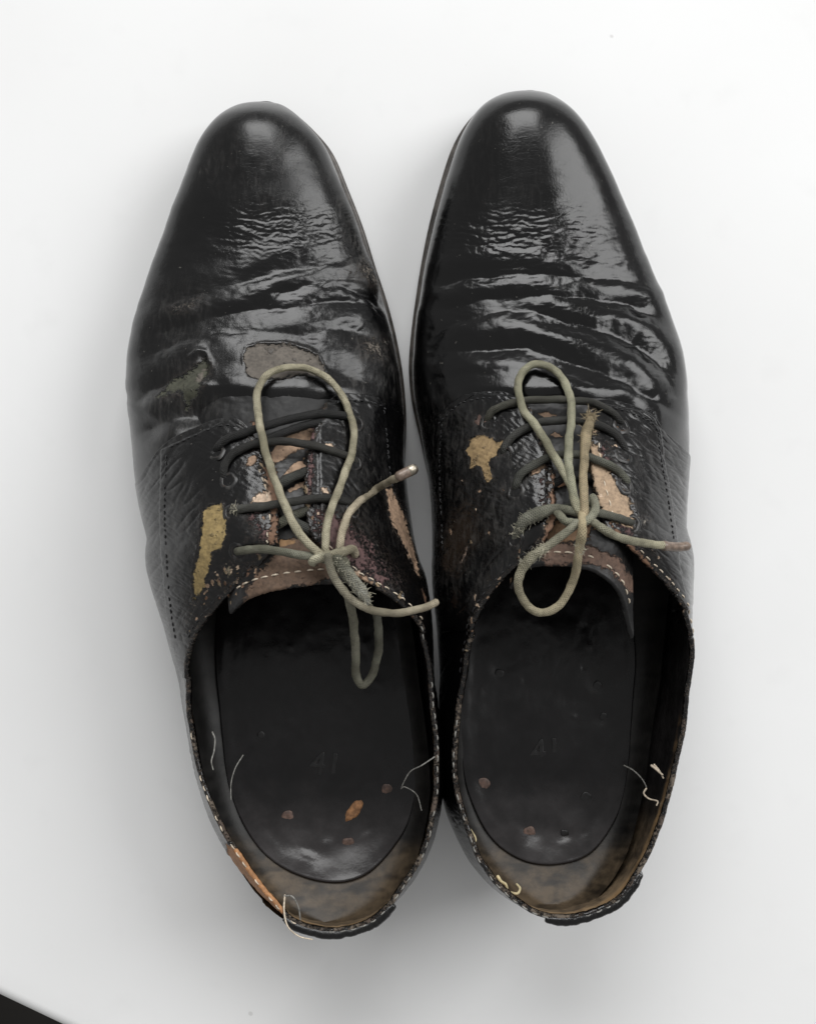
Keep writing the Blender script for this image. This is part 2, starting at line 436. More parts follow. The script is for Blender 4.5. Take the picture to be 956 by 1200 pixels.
RIGHT = dict(
    key='b', tip=(621, 105.5),
    left=[(592,112),(561.6,131),(539,165),(522,214),(505,278),(494,335),(486,391),(483,430),(487,480),(494,508),(497,536),(503,564),(506,600),(508,660),(511,690)],
    right=[(640,112),(656,124),(678,146.5),(701,184),(720,225.5),(738.6,267),(757,316),(778,365),(792,410),(799,451),(803,480),(804,510),(803.5,545),(800,580),(798,620),(796,666),(795,700)],
    sole_left=[(584,111),(558,128),(535,161.5),(516.5,207),(501,267),(488,323),(479,376),(476,421),(480.7,466),(489,500)],
    ridge=[(110,.0),(300,-.1),(450,-.15),(600,-.2),(760,-.25)],
    zt=[(105.5,0),(111,.80),(121,1.45),(137,2.08),(162,2.45),(197,2.58),(250,2.64),(310,2.84),(375,3.2),(435,3.8),(490,4.55),(550,5.4),(640,6.35),(760,6.6)],
    face_l=[(620,480),(630,505),(640,530),(647,555),(646,580),(649,604),(645,618)],
    face_r=[(690,478),(694,500),(692,524),(694,554),(697,571),(702,588),(707,606)],
    front_l=[(495,506),(504,499),(513,491),(528,475),(540,466),(560,460),(588,460),(605,467),(620,480)],
    front_r=[(804,538),(788,519),(773,503),(765,490),(754,483),(728,473),(708,470),(696,472),(690,478)],
    throat=622,
    T=[(630,639,8.4),(611,656,8.0),(590,676,7.6),(572,697,7.2),(556,726,6.8),(543,772,6.2),(535.5,828,5.9),(530,883,5.8),(532,925,5.9),(542,962,6.1),(562,1012,6.5),(597,1053,6.9),
       (642,1077,7.1),
       (690,1074,7.1),(729,1053,6.9),(756,1012,6.6),(780,953,6.3),(799,875,5.9),(809,805,5.9),(813,755,6.2),(806,721,6.5),(793,699,6.8),(774,677,7.3),(755,658,7.7),(733,636,8.1)],
    B=[(1.5,-1.5),(1.55,-2.1),(1.6,-2.7),(1.62,-3.4),(1.65,-4.3),(1.66,-5.6),(1.68,-7.3),(1.7,-8.9),(1.85,-10.3),(2.25,-11.4),(3.0,-12.5),(3.9,-13.2),
       (5.0,-13.55),
       (6.2,-13.2),(7.1,-12.3),(7.6,-11.3),(8.0,-9.9),(8.3,-7.9),(8.65,-6.2),(8.85,-4.9),(9.0,-3.9),(9.15,-3.2),(9.25,-2.5),(9.33,-1.9),(9.4,-1.4)],
    sock=[(566,612),(556,700),(549,780),(547,860),(556,930),(577,980),(611,1008),(650,1013),(690,1001),(716,962),(729,900),(734,820),(736,760),(730,700),(714,612)],
    panel=[(513,491),(510,540),(512,600),(514,660),(520,740),(640,740),(640,470),(560,460)],
    panel_r=[(754,483),(765,490),(773,505),(778,540),(785,580),(792,630),(796,668),(806,715),(740,740),(690,700),(690,470)],
)

# creases pressed into the vamps: line, half width (px), depth (cm)
LEFT['folds'] = [
    ([(176,360),(247,342),(300,328),(339,315),(389,309),(425,305)], 7, .050),
    ([(310,347),(353,337),(389,328),(425,330),(446,346),(457,370)], 6, .100),
    ([(163,397),(230,375),(300,362),(330,361),(370,356),(410,351),(438,360),(458,382)], 8, .095),
    ([(157,425),(200,403),(250,390),(300,388),(350,392),(400,384),(460,402)], 9, .060),
    ([(154,476),(175,459),(190,451),(225,436),(250,428)], 7, .085),
    ([(360,420),(390,432),(420,445),(455,455)], 9, .05),
    ([(160,512),(190,492),(222,482),(262,476),(300,474)], 9, .10),
    ([(375,340),(400,337),(430,345),(450,362)], 3, .05),
]
RIGHT['folds'] = [
    ([(497,338),(554,326),(611,322),(686,325),(735,330),(766,340)], 7, .085),
    ([(494,368),(540,356),(573,350),(629,345),(693,350),(740,358),(782,378)], 7, .105),
    ([(486,412),(510,392),(535,378),(575,368),(611,363),(671,379),(720,392),(760,412),(795,452)], 8, .085),
    ([(488,425),(516,414),(573,408),(618,409),(686,428),(739,450),(798,485)], 8, .100),
    ([(490,446),(540,440),(590,437),(640,432),(690,446),(730,466)], 9, .045),
    ([(740,400),(768,424),(796,470)], 7, .05),
    ([(630,296),(665,297),(700,305),(735,308)], 7, .04),
]
# fine crackled zones: centre, radii (px), strength (cm)
LEFT['crackle'] = [((335,272),(85,32),.024,9), ((300,350),(150,60),.003,8), ((400,350),(60,50),.004,7), ((385,425),(80,40),.007,8), ((220,430),(70,50),.005,10)]
RIGHT['crackle'] = [((595,275),(80,32),.022,11), ((690,285),(55,45),.008,13), ((620,345),(150,50),.004,7), ((700,420),(100,50),.005,7)]

# where the black finish has gone: polygon, colour, softness (px), strength
LEFT['peel'] = [
    ([(287,420),(290,408),(310,403),(336,403),(356,409),(372,418),(380,432),(373,441),(350,438),(330,443),(305,444),(290,440)], GREY, 5, 1.1),
    ([(186,466),(200,448),(222,434),(240,420),(247,428),(240,445),(226,472),(219,482),(212,462),(196,462)], GREEN, 8, .95),
    ([(215,442),(238,424),(245,432),(236,452),(222,452)], GREY, 8, .9),
    ([(432,300),(444,318),(452,345),(438,338),(420,325),(400,322)], GREY, 10, .52),
    ([(420,400),(440,392),(455,400),(450,425),(425,420)], GREY, 14, .55),
    ([(196,360),(222,352),(238,345),(230,360),(205,368)], GREY, 12, .52),
    ([(240,600),(247,594),(259,591),(264,600),(263,628),(259,642),(248,646),(243,668),(236,690),(229,702),(228,676),(233,652),(238,625)], OLIVE, 5, 1.3),
    ([(236,650),(243,668),(232,700),(222,735),(214,752),(215,730),(224,690)], (0.25,.2,.13), 14, .55),
    ([(286,547),(291,535),(299,532),(303,539),(297,548)], TAN, 4, .8),
    ([(294,590),(298,578),(310,575),(320,572),(321,590),(310,592)], PALE, 5, .8),
    ([(318,530),(323,545),(325,575),(326,615),(322,640),(314,640),(318,605),(315,575),(310,550)], BROWN, 6, 1.0),
    ([(292,600),(318,604),(320,632),(300,660),(285,672),(300,640)], PURP, 22, .72),
    ([(380,519),(390,520),(391,525),(382,523)], PALE, 3, .9), ([(376,571),(384,572),(386,579),(379,577)], PALE, 3, .9),
    ([(364,500),(371,497),(368,560),(364,585),(358,585),(360,545)], PURP, 6, .75),
    ([(364,595),(380,597),(398,600),(430,632),(462,680),(450,690),(410,668),(372,645)], PURP, 24, .8),
    ([(380,640),(412,664),(440,682),(436,688),(408,672),(376,652)], TAN, 5, .75),
    ([(453,573),(458,570),(464,583),(474,603),(481,632),(488,655),(492,676),(486,668),(476,645),(464,622),(456,600)], TAN, 5, .95),
    ([(494,690),(498,696),(503,712),(500,716)], BROWN, 3, .9),
    ([(266,990),(284,998),(310,1034),(332,1064),(330,1082),(300,1056),(272,1016)], ORANGE, 5, 1.2),
    ([(262,655),(275,655),(280,670),(262,690),(258,680)], (0.3,.26,.18), 14, .5),
]
RIGHT['peel'] = [
    ([(547,528),(553,515),(565,511),(576,515),(580,519),(588,517),(589,526),(582,533),(574,536),(570,542),(575,552),(576,560),(571,565),(567,555),(566,546),(560,545),(552,548),(551,538)], (0.29,.205,.105), 4, 1.3),
    ([(555,496),(560,485),(567,489),(570,494),(561,499)], (0.14,.09,.075), 3, .9),
    ([(620,554),(626,546),(638,543),(641,547),(632,553),(622,558)], TAN, 4, .9),
    ([(546,640),(549,640),(545,652),(540,663),(538,660),(543,650)], (0.25,.18,.14), 3, .75),
    ([(646,556),(652,552),(651,575),(653,600),(647,620),(640,640),(632,640),(640,615),(644,590)], (0.22,.13,.085), 5, .85),
    ([(628,560),(642,552),(645,590),(640,610)], PURP, 18, .66),
    ([(692,520),(700,522),(720,565),(730,572),(742,600),(740,618),(720,612),(706,604),(698,575),(692,550)], (0.31,.225,.15), 9, 1.1),
    ([(694,512),(710,520),(726,555),(700,548)], PURP, 16, .72),
    ([(712,604),(742,612),(745,618),(755,660),(735,640)], PURP, 18, .62),
    ([(716,524),(722,516),(724,524)], PALE, 3, .6),
    ([(706,606),(716,612),(760,656),(778,678),(768,676),(736,644)], BROWN, 4, .7),
    ([(744,606),(760,602),(764,612),(750,618)], (0.28,.26,.23), 10, .5),
]
LEFT['scuff'] = [([(390,195),(415,230),(432,290),(445,330),(420,330),(395,270)], 20, .9), ([(190,340),(240,345),(240,430),(180,440)], 26, .4),
                 ([(215,560),(240,600),(225,700),(205,740),(192,660),(200,580)], 25, .75), ([(300,110),(340,130),(400,250),(300,240),(240,200)], 40, .32),  # outer wall patch: scuffing, with grazing sheen put into its grey colour
                 ([(400,400),(465,400),(470,460),(410,460)], 20, .8), ([(170,470),(230,455),(280,480),(220,505),(185,525)], 14, .75), ([(380,490),(440,520),(480,640),(400,600)], 40, .5)]
RIGHT['scuff'] = [([(580,110),(650,120),(730,260),(620,260),(540,220)], 40, .14), ([(490,470),(620,500),(600,660),(500,720)], 30, .8), ([(700,480),(800,520),(800,660),(750,640)], 30, .45)]

# small chips of lost finish along the facings, the front topline and the rubbed flank
def chips(d, seed, spots):
    rng = np.random.default_rng(seed)
    for line, n, reach in spots:
        cv = curve(np.array([q[:2] for q in line], float), 80)
        for _ in range(n):
            c = cv[rng.integers(0, 80)] + rng.normal(0, reach, 2); r = rng.uniform(1.2, 3.6)
            a = np.sort(rng.uniform(0, 2 * math.pi, 5))
            e = rng.uniform(.5, 1.3, 5) * r
            pts = [(c[0] + e[k] * math.cos(a[k]) * .8, c[1] + e[k] * math.sin(a[k]) * 1.3) for k in range(5)]
            d['peel'].append((pts, [TAN, PALE, (0.25, .19, .12), BROWN][rng.integers(0, 4)], 1.2, rng.uniform(.8, 1.25)))
chips(LEFT, 3, [(LEFT['face_l'], 16, 6), (LEFT['face_r'], 12, 5), (LEFT['T'][:5], 26, 9), ([(262, 650), (255, 700)], 26, 12), (LEFT['T'][-4:], 14, 7)])
chips(RIGHT, 4, [(RIGHT['face_l'], 14, 6), (RIGHT['face_r'], 12, 6), (RIGHT['T'][:6], 18, 8), ([(545, 640), (560, 560)], 8, 14), (RIGHT['T'][-6:], 16, 8)])

THL = 0.55
def make_S(d):
    tx, ty = d['tip']; tz = float(ZB(ty)); tip = W(tx, ty, tz)
    Y0 = tip[1]
    def tab(lst):
        a = np.array(lst, float); w = W(a[:, 0], a[:, 1], ZB(a[:, 1]))
        q = np.sqrt(np.maximum(Y0 - w[:, 1], 0))
        return smoothed(np.concatenate([[0], q]), np.concatenate([[tip[0]], w[:, 0]]), 500, 7)
    xl, xr = tab(d['left']), tab(d['right'])
    def pyof(Y): return CY - Y * SC / (1 - 1.9 / H)
    a = np.array(d['zt'], float); yy = (CY - a[:, 0]) / SC * (1 - 1.9 / H)
    zt = smoothed(np.sqrt(np.maximum(Y0 - yy, 0)), a[:, 1], 500, 5)
    rg = pchip(*zip(*d['ridge']))
    def S(Y, th):
        Y, th = np.broadcast_arrays(np.asarray(Y, float), np.asarray(th, float))
        q = np.sqrt(np.maximum(Y0 - Y, 0)); py = pyof(Y)
        L, Rr = xl(q), xr(q); zb, zf = ZB(py), ZF(py); k = KF(py)
        half = 0.5 * (Rr - L); c = 0.5 * (L + Rr) + rg(py) * np.clip(half / 3.5, 0, 1)
        cs, sn = np.cos(th), np.sin(th)
        hw = np.where(cs >= 0, Rr - c, c - L)
        up = np.maximum(sn, 0)
        x = c + hw * cs * np.where(sn > 0, 1 - k * np.sin(2*th)**2, 1)
        z = np.where(sn >= 0, zb + zt(q) * up, zb + (zb - zf) * sn / math.sin(THL))
        return np.stack([x, Y, z], -1)
    return S, Y0

class Shoe:
    pass

def paint(sh, P, extra=(), least=0.0):
    """how far the black finish is gone, its colour there, and the scuffing, per vertex"""
    x, y = PX(P); d = sh.d
    col = np.zeros(x.shape + (4,)); col[..., :3] = (0.1, 0.08, 0.06)
    for pts, c, soft, st in list(d['peel']) + list(extra):
        if st < least: continue
        bb = np.array(pts); m = (x > bb[:, 0].min()-30) & (x < bb[:, 0].max()+30) & (y > bb[:, 1].min()-30) & (y < bb[:, 1].max()+30)
        if not m.any(): continue
        sd = poly_sd(x[m], y[m], pts); wide = 1.5 if len(pts) > 5 else 1.0
        sd = sd + (2.6 * fbm(x[m] / 9, y[m] / 9, 5) if len(pts) > 5 else 0)
        a = np.maximum(st * sstep(soft * wide, -soft * wide, sd), .34 * min(st, 1) * np.exp(-np.maximum(sd, 0) / 7.0))
        sub = col[m]; up = a > sub[:, 3]
        w = np.where(up, 1, 0)[:, None]
        sub[:, :3] = sub[:, :3] * (1 - w) + np.array(c) * w
        sub[:, 3] = np.maximum(sub[:, 3], a); col[m] = sub
    sc = np.zeros(x.shape)
    for pts, soft, st in d['scuff']:
        sc = np.maximum(sc, st * sstep(soft, -soft * .5, poly_sd(x, y, pts)))
    sc = np.clip(sc * (0.7 + 0.8 * fbm(x / 30, y / 30, 8)) + 0.05 * fbm(x/50, y/50, 3), 0, 1)
    return {'paint': ('FLOAT_COLOR', col), 'scuff': ('FLOAT', sc)}

def crease_field(sh, x, y):
    d = sh.d; h = np.zeros(x.shape)
    wx = x + 4 * fbm(x / 40, y / 40, 21); wy = y + 4 * fbm(x / 34, y / 30, 31) + 1.2 * fbm(x / 9, y / 9, 33)
    for pts, w, a in d['folds']:
        pp = curve(np.array(pts, float), 26)
        dd, al = seg_dist(wx, wy, pp)
        ends = sstep(0, .12, al) * sstep(1, .88, al)
        va = 0.65 + 0.7 * (perlin(al * 6, al * 0, int(pts[0][0])) * .5 + .5)
        w = w * 1.22
        e = np.sqrt(dd*dd + 1.5) / (.42 * w)
        h += -1.5 * a * va * ends * (.68 * np.exp(-(dd / (1.3 * w))**2) + .42 * np.exp(-e) - .45 * np.exp(-((dd - 2.5*w) / (1.4*w))**2))
        near = np.exp(-(dd / (2.4 * w))**2) * ends
        fl_ = np.clip(1 - np.abs(perlin(x / 34, (wy + .25 * dd) / 3.4, int(pts[0][1]))) * 2.2, 0, 1)**1.5
        h -= .015 * near * fl_ * np.clip(.55 + fbm(x / 30, y / 24, 27), 0, 1)
    for (c, rad, a, wl) in d['crackle']:
        m = np.exp(-((((x-c[0])/rad[0])**2 + ((y-c[1])/rad[1])**2))**1.5)
        # arcs that sag in the middle, broken up by warping
        yy = wy + 10 * ((x - c[0]) / rad[0])**2 + 6 * fbm(x / 40, y / 30, int(c[0]))
        n1 = perlin(x / (wl * 4.5), yy / (wl * .62), int(c[1])); n2 = perlin(x / (wl * 2.2), yy / (wl * .36), int(c[1]) + 3)
        n3 = perlin(x / (wl * 1.3) + y / (wl * 1.3), yy / (wl * .8) - x / (wl * 2.0), int(c[1]) + 7)
        rd = lambda n: np.clip(1 - np.abs(n) * 2.4, 0, 1)**1.6
        h -= a * m * (rd(n1) + .55 * rd(n2) + .5 * rd(n3))
    return h

def build_shoe(d, label, group):
    sh = Shoe(); sh.d = d
    S, Y0 = make_S(d); sh.S = S
    root = bpy.data.objects.new('dress_shoe', None); COL.objects.link(root)
    root['label'] = label; root['category'] = 'shoe'; root['group'] = group
    cx0 = 0.5 * (S(0, 0)[0] + S(0, math.pi)[0])
    root.empty_display_size = 0.02
    sh.root = root
    um = M['upper_' + d['key']]

    # lookup from picture position to the surface
    gy = Y0 - np.linspace(0.0, math.sqrt(Y0 + 4.0), 420)**2
    gt = np.linspace(-0.1, math.pi + 0.1, 420)
    G = S(gy[:, None], gt[None]); gx_, gy_ = PX(G)
    kd = kdtree.KDTree(G.shape[0] * G.shape[1])
    for i, (a, b) in enumerate(zip(gx_.ravel(), gy_.ravel())): kd.insert((a, b, 0), i)
    kd.balance()
    YY = np.repeat(gy, len(gt)); TT = np.tile(gt, len(gy)); ZZ = G[..., 2].ravel()
    def inv(px, py):
        res = kd.find_n((px, py, 0), 4); w = [1 / (r[2] + .05) for r in res]; s = sum(w)
        f = lambda A: sum(wi * A[r[1]] for wi, r in zip(w, res)) / s
        return f(YY), f(TT), f(ZZ)
    sh.inv = inv

    # ---------------- quarters: one surface round the whole back of the shoe, w from the sole up to the edge
    off = 0.12; nw = 170
    ww = np.linspace(0, 1, nw)
    Yt = (CY - d['throat']) / SC * (1 - 8.4 / H)
    def front(side):
        face = np.array([inv(*p)[:2] for p in d['face_' + side]])
        o = np.argsort(face[:, 0]); fy, ft = face[o, 0], face[o, 1]
        thf = pchip(fy, ft)
        low = math.pi + THL * .9 if side == 'l' else -THL * .9
        fr = np.array([inv(*p)[:2] for p in d['front_' + side]])
        wf = (low - fr[:, 1]) / (low - thf(fr[:, 0])); wf[-1] = 1.0
        wf = np.maximum.accumulate(wf)
        wf = wf + np.arange(len(wf)) * 1e-5
        wf = np.concatenate([[0], wf]); yf = np.concatenate([[fr[0, 0] - .15], fr[:, 0]])
        Yf = smoothed(wf / wf[-1], yf, 300, 3)(ww)
        ns = 170
        sg = np.linspace(0, 1, ns)[:, None]
        Y = Yf[None] * (1 - sg) + Yt * sg
        tf = thf(Y)
        th = low + ww[None] * (tf - low)
        eps = 1e-3
        p = S(Y, th)
        n = np.cross(S(Y, th + eps) - p, S(Y - .01, th) - p)
        n /= np.maximum(np.linalg.norm(n, axis=-1, keepdims=True), 1e-9)
        c = p - np.array([cx0, 0, 3.0]); c[..., 1] = 0
        n *= np.sign((n * c).sum(-1, keepdims=True))
        return p + n * (.012 + (off - .012) * sstep(.27, .5, ww))[None, :, None]
    FL, FR = front('l'), front('r')
    # rear ribs
    T = np.array([W(*t) for t in d['T']]); B2 = np.array(d['B'], float)
    zB = ZF(CY - B2[:, 1] * SC / .95)
    B = np.column_stack([B2, zB])
    ribL, ribR = FL[-1], FR[-1]
    Tk = np.vstack([ribL[-1], T, ribR[-1]]); Bk = np.vstack([ribL[0], B, ribR[0]])
    nr = 860
    TB = curve(np.hstack([Tk, Bk]), nr); Tr, Br = TB[:, :3], TB[:, 3:]
    mid = 0.5 * (Tr + Br); tg = np.gradient(mid[:, :2], axis=0)
    tg /= np.linalg.norm(tg, axis=1, keepdims=True)
    on = np.column_stack([tg[:, 1], -tg[:, 0]])
    cen = mid[:, :2].mean(0)
    on *= np.sign(((mid[:, :2] - cen) * on).sum(1, keepdims=True))
    def smooth_rows(A, s):
        k = np.exp(-0.5 * (np.arange(-3*s, 3*s+1) / s)**2); k /= k.sum()
        pad = np.concatenate([np.repeat(A[:1], 3*s, 0), A, np.repeat(A[-1:], 3*s, 0)])
        return np.stack([np.convolve(pad[:, j], k, 'valid') for j in range(A.shape[1])], 1)
    on = smooth_rows(on, 14); on /= np.linalg.norm(on, axis=1, keepdims=True)
    u = np.linspace(0, 1, nr)
    gl = 1 - sstep(0, .20, u); gr = sstep(.80, 1, u); gm = 1 - gl - gr
    on = gl[:, None]*np.array([-1., 0]) + gr[:, None]*np.array([1., 0]) + gm[:, None]*on
    on /= np.linalg.norm(on, axis=1, keepdims=True)
    def resid(rib, sx):
        lin = rib[0] + (rib[-1] - rib[0]) * ww[:, None]; r = rib - lin
        return r[:, 0] * sx, r[:, 2]
    roL, rzL = resid(ribL, -1); roR, rzR = resid(ribR, 1)
    rot = 0.62 * np.sin(math.pi * ww**0.62) * (1 - .25 * ww); rzt = 0.0 * ww
    ro = gl[:, None]*roL + gr[:, None]*roR + gm[:, None]*rot
    rz = gl[:, None]*rzL + gr[:, None]*rzR + gm[:, None]*rzt
    RB = Br[:, None] + (Tr - Br)[:, None] * ww[None, :, None]
    RB[..., :2] += ro[..., None] * on[:, None]
    RB[..., 2] += rz
    nf = FL.shape[0]
    Q = np.concatenate([FL, RB[1:-1], FR[::-1]], 0)
    nQ = Q.shape[0]
    # ease the joins at the two throat corners
    for c in (nf, nQ - nf):
        for it in range(3):
            lo, hi = c - 40, c + 40
            seg = Q[lo-10:hi+10].reshape(hi - lo + 20, -1)
            sm = smooth_rows(seg, 3).reshape(hi - lo + 20, nw, 3)
            wgt = np.exp(-((np.arange(lo-10, hi+10) - c) / 18.0)**2)[:, None, None]
            Q[lo-10:hi+10] = Q[lo-10:hi+10] * (1 - wgt) + sm * wgt
    N = grid_normals(Q)
    if N[nf // 2, nw // 3, 0] > 0: N = -N
    flip = False
    # relief: overlaid panel, stretch wrinkles, lumpy wear towards the edge
    x, y = PX(Q); heel_row0 = nf + nr // 2
    hgt = np.zeros(x.shape)
    for pn in ('panel', 'panel_r'):
        sd = poly_sd(x, y, d[pn])
        # only the part of the outline that is a seam on the wall makes a step
        hgt += 0.075 * sstep(1.2, -1.2, sd) * (ww[None] > .2)
    hgt += 0.030 * fbm(x / 38, y / 60, 41) + 0.010 * fbm(x / 9 + y / 30, y / 22 - x / 30, 42)
    st = np.clip(1 - np.abs(perlin((x + .7*y) / 26, (y - .7*x) / 7, 47)) * 2.2, 0, 1)**2
    hgt -= 0.020 * st * sstep(.35, .6, ww)[None] * (fbm(x / 60, y / 60, 44) * .5 + .6)
    sg_ = np.where(np.arange(nQ)[:, None] < heel_row0, 1.0, -1.0)
    st2 = np.clip(1 - np.abs(perlin((x - sg_ * .9 * y) / 60, (y * .7 + sg_ * x) / 13, 48)) * 1.9, 0, 1)**2
    hgt -= 0.030 * st2 * sstep(.3, .5, ww)[None] * sstep(.98, .85, ww)[None] * np.clip(fbm(x / 50, y / 50, 49) + .45, 0, 1)
    edge = sstep(.93, 1, ww)[None]
    rowi = np.arange(nQ)[:, None]
    hgt += edge * 0.03 * perlin(rowi / 34.0, rowi * 0 + .5, 51) + edge * 0.008 * perlin(rowi / 7.0, rowi * 0 + .5, 52)
    al_ = paint(sh, Q, least=.9)['paint'][1][..., 3]
    hgt += -.030 * sstep(.42, .62, al_) + .020 * np.exp(-((al_ - .40) / .07)**2)
    Q = Q + N * hgt[..., None]
    # front edges rise a little so the overlay reads as a cut edge
    N = grid_normals(Q)
    if N[nf // 2, nw // 3, 0] > 0: N = -N
    sh.Q, sh.QN = Q, N
    # rolled rim
    r = 0.085
    E = Q[:, -1] - Q[:, -3]; E -= N[:, -1] * (E * N[:, -1]).sum(-1, keepdims=True)
    E /= np.maximum(np.linalg.norm(E, axis=-1, keepdims=True), 1e-9)
    rim = []
    for a in np.linspace(0, math.pi, 8)[1:]:
        rim.append(Q[:, -1] - N[:, -1] * r + N[:, -1] * r * math.cos(a) + E * r * math.sin(a))
    rim = np.stack(rim, 1)
    full = np.concatenate([Q, rim], 1)
    # thickness at the two front edges
    f0 = full[:1] - np.concatenate([N[:1], np.repeat(N[:1, -1:], rim.shape[1], 1)], 1) * .16
    f1 = full[-1:] - np.concatenate([N[-1:], np.repeat(N[-1:, -1:], rim.shape[1], 1)], 1) * .16
    full = np.concatenate([f0, full, f1], 0)
    heel_row = nf + nr // 2
    sh.heel_row = heel_row
    # seam where the two halves meet, worn rims
    at = paint(sh, full)
    rimc = np.zeros(full.shape[:2]); rimc[:, nw-4:] = 1
    fx, fy = PX(full)
    a = rimc * np.clip(.40 + .22 * fbm(fx / 50, fy / 50, 61) + .12 * sstep(800, 900, fy), 0, .62) * (np.abs(fy) > 0)
    pc = at['paint'][1]; up = a > pc[..., 3]
    rc = np.where(fbm(fx / 40, fy / 40, 63)[..., None] > 0, np.array((.055, .04, .03)), np.array((0.085, .068, .052)))
    pc[..., :3] = np.where(up[..., None], rc, pc[..., :3]); pc[..., 3] = np.maximum(pc[..., 3], a)
    for sl in (slice(0, heel_row + 1), slice(heel_row, None)):
        grid_obj('quarter', full[sl], um, root, attrs={'paint': ('FLOAT_COLOR', pc[sl]), 'scuff': ('FLOAT', at['scuff'][1][sl])})
    qobjs = [c for c in root.children if c.name.startswith('quarter')]

    # ---------------- lining
    tin = 2 * r + .02
    wi = np.unique(np.concatenate([np.arange(8, nw - 1, 3), [nw - 1]]))
    Li = (Q - N * tin)[::2][:, wi]
    lx, ly = PX(Li); wv = ww[wi][None] + 0 * lx
    Li = Li - N[::2][:, wi] * (0.03 * fbm(lx / 30, ly / 30, 71))[..., None]
    dark = np.array((0.012, 0.011, 0.011)); brown = np.array((0.14, 0.10, 0.06)); tan = np.array((0.24, .16, .085))
    b = sstep(930, 1030, ly + 30 * fbm(lx / 40, ly / 40, 72))
    blot = sstep(.15, .45, fbm(lx / 34, ly / 22, 74))
    b = b * (1 - .45 * blot)
    colr = dark + (brown - dark) * b[..., None]
    up = sstep(.80, .92, wv + .08 * fbm(lx / 25, ly / 25, 73)) * sstep(880, 980, ly)
    colr = colr + (tan - colr) * (up * .6)[..., None]
    # strip along the topline where the finish has rubbed through
    tl = sstep(.86, .93, wv) * sstep(820, 860, ly) * sstep(.0, .3, fbm(lx / 30, ly / 60, 76) + .1)
    colr = colr + (np.array((0.20, .125, .06)) - colr) * (tl * .7)[..., None]
    rgh = 0.42 + .25 * b
    grid_obj('lining', Li, M['lining'], root, flip=True, attrs={'paint': ('FLOAT_COLOR', np.concatenate([colr, rgh[..., None]], -1))})

    # ---------------- vamp
    nv, nt = 470, 400
    qq = np.linspace(0.0, math.sqrt(Y0 + 0.4), nv) ** 2
    Yv = Y0 - qq; thv = np.linspace(-THL, math.pi + THL, nt)
    V = S(Yv[:, None], thv[None])
    Nv = grid_normals(V)
    if Nv[nv // 2, nt // 2, 2] < 0: Nv = -Nv
    Nv[0] = (0, 1, 0)
    vx, vy = PX(V)
    h = crease_field(sh, vx, vy)
    side = sstep(.02, .30, np.sin(thv))[None]
    h = h * side
    h += 0.030 * fbm(vx / 55, vy / 40, 11) * sstep(118, 230, vy) + 0.012 * fbm(vx / 22, vy / 16, 12) * sstep(200, 330, vy)
    # tuck under the quarters
    edge_pts = list(d['front_l']) + list(d['front_r'])[::-1]
    under = poly_sd(vx, vy, edge_pts + [(edge_pts[-1][0] + 40, 700), (edge_pts[0][0] - 40, 700)])
    h = h * sstep(-6, 26, under) - 0.07 * sstep(4, -26, under)
    # torn flap of finish on the scuffed shoe
    if d['key'] == 'a':
        dd, al = seg_dist(vx, vy, [(225, 419), (234, 412), (241, 413), (246, 424)])
        h += .09 * np.exp(-(dd / 2.6)**2) - .13 * np.exp(-(np.hypot(vx - 239, vy - 419) / 5)**2)
        dd, al = seg_dist(vx, vy, [(288, 424), (292, 410), (310, 403), (336, 402), (356, 408), (372, 418), (382, 432)])
        ins = poly_sd(vx, vy, d['peel'][0][0])
        h += .035 * np.exp(-(dd / 3)**2) * (ins > 0) - .03 * sstep(1, -2, ins)
    h -= .55 * sstep(4.3, 3.3, V[..., 1]) * sstep(.75, .45, np.abs(thv - math.pi/2))[None]
    al_ = paint(sh, V, least=.9)['paint'][1][..., 3]
    h += -.025 * sstep(.42, .62, al_) + .020 * np.exp(-((al_ - .40) / .07)**2)
    V = V + Nv * h[..., None]
    grid_obj('vamp', V, um, root, flip=False, attrs=paint(sh, V))

    # ---------------- tongue: under the laces, its rounded end standing in the mouth of the shoe
    nty, ntt = 220, 130
    fl = [inv(*p)[1] for p in d['face_l']]; fr = [inv(*p)[1] for p in d['face_r']]
    t_l, t_r = min(max(fl) + .42, 2.6), max(min(fr) - .42, .5)
    tt = np.linspace(t_r, t_l, ntt); uu = np.linspace(-1, 1, ntt)
    Y1 = 4.4; yend = d['tongue_end']
    YE = (CY - yend) / SC * (1 - 8.2 / H)
    Ye = YE + 0.0 * uu - d.get('tongue_round', 1.4) * (np.abs(uu - d.get('tongue_mid', 0)) ** 2.6)
    sv = np.linspace(0, 1, nty)[:, None]
    Yg = Y1 * (1 - sv) + Ye[None] * sv
    TG = S(Yg, tt[None]); NG = grid_normals(TG)
    if NG[nty // 2, ntt // 2, 2] < 0: NG = -NG
    gx, gyy = PX(TG)
    drop = .10 + .16 * sstep(4.4, 3.2, Yg) + .10 * np.abs(uu)[None]**2 + .25 * sstep(.6, 1, np.abs(uu))[None]
    TG = TG + NG * (-drop + .03 * fbm(gx / 18, gyy / 18, 81) + .012 * fbm(gx / 5, gyy / 5, 82))[..., None]
    TGn = grid_normals(TG)
    if TGn[nty // 2, ntt // 2, 2] < 0: TGn = -TGn
    rim = []
    Et = TG[-1] - TG[-3]; Et /= np.linalg.norm(Et, axis=-1, keepdims=True)
    for a in np.linspace(0, math.pi, 7)[1:]:
        rim.append(TG[-1] - TGn[-1]*.09 + TGn[-1]*.09*math.cos(a) + Et*.09*math.sin(a))
    back = np.stack([TG[-k] - TGn[-k]*.18 for k in range(4, 80, 6)], 0)
    TF = np.concatenate([TG, np.stack(rim, 0), back], 0)
    at = paint(sh, TF, extra=d['tongue_peel'])
    pc = at['paint'][1]; pc[nty + 6:, :, 3] = 0
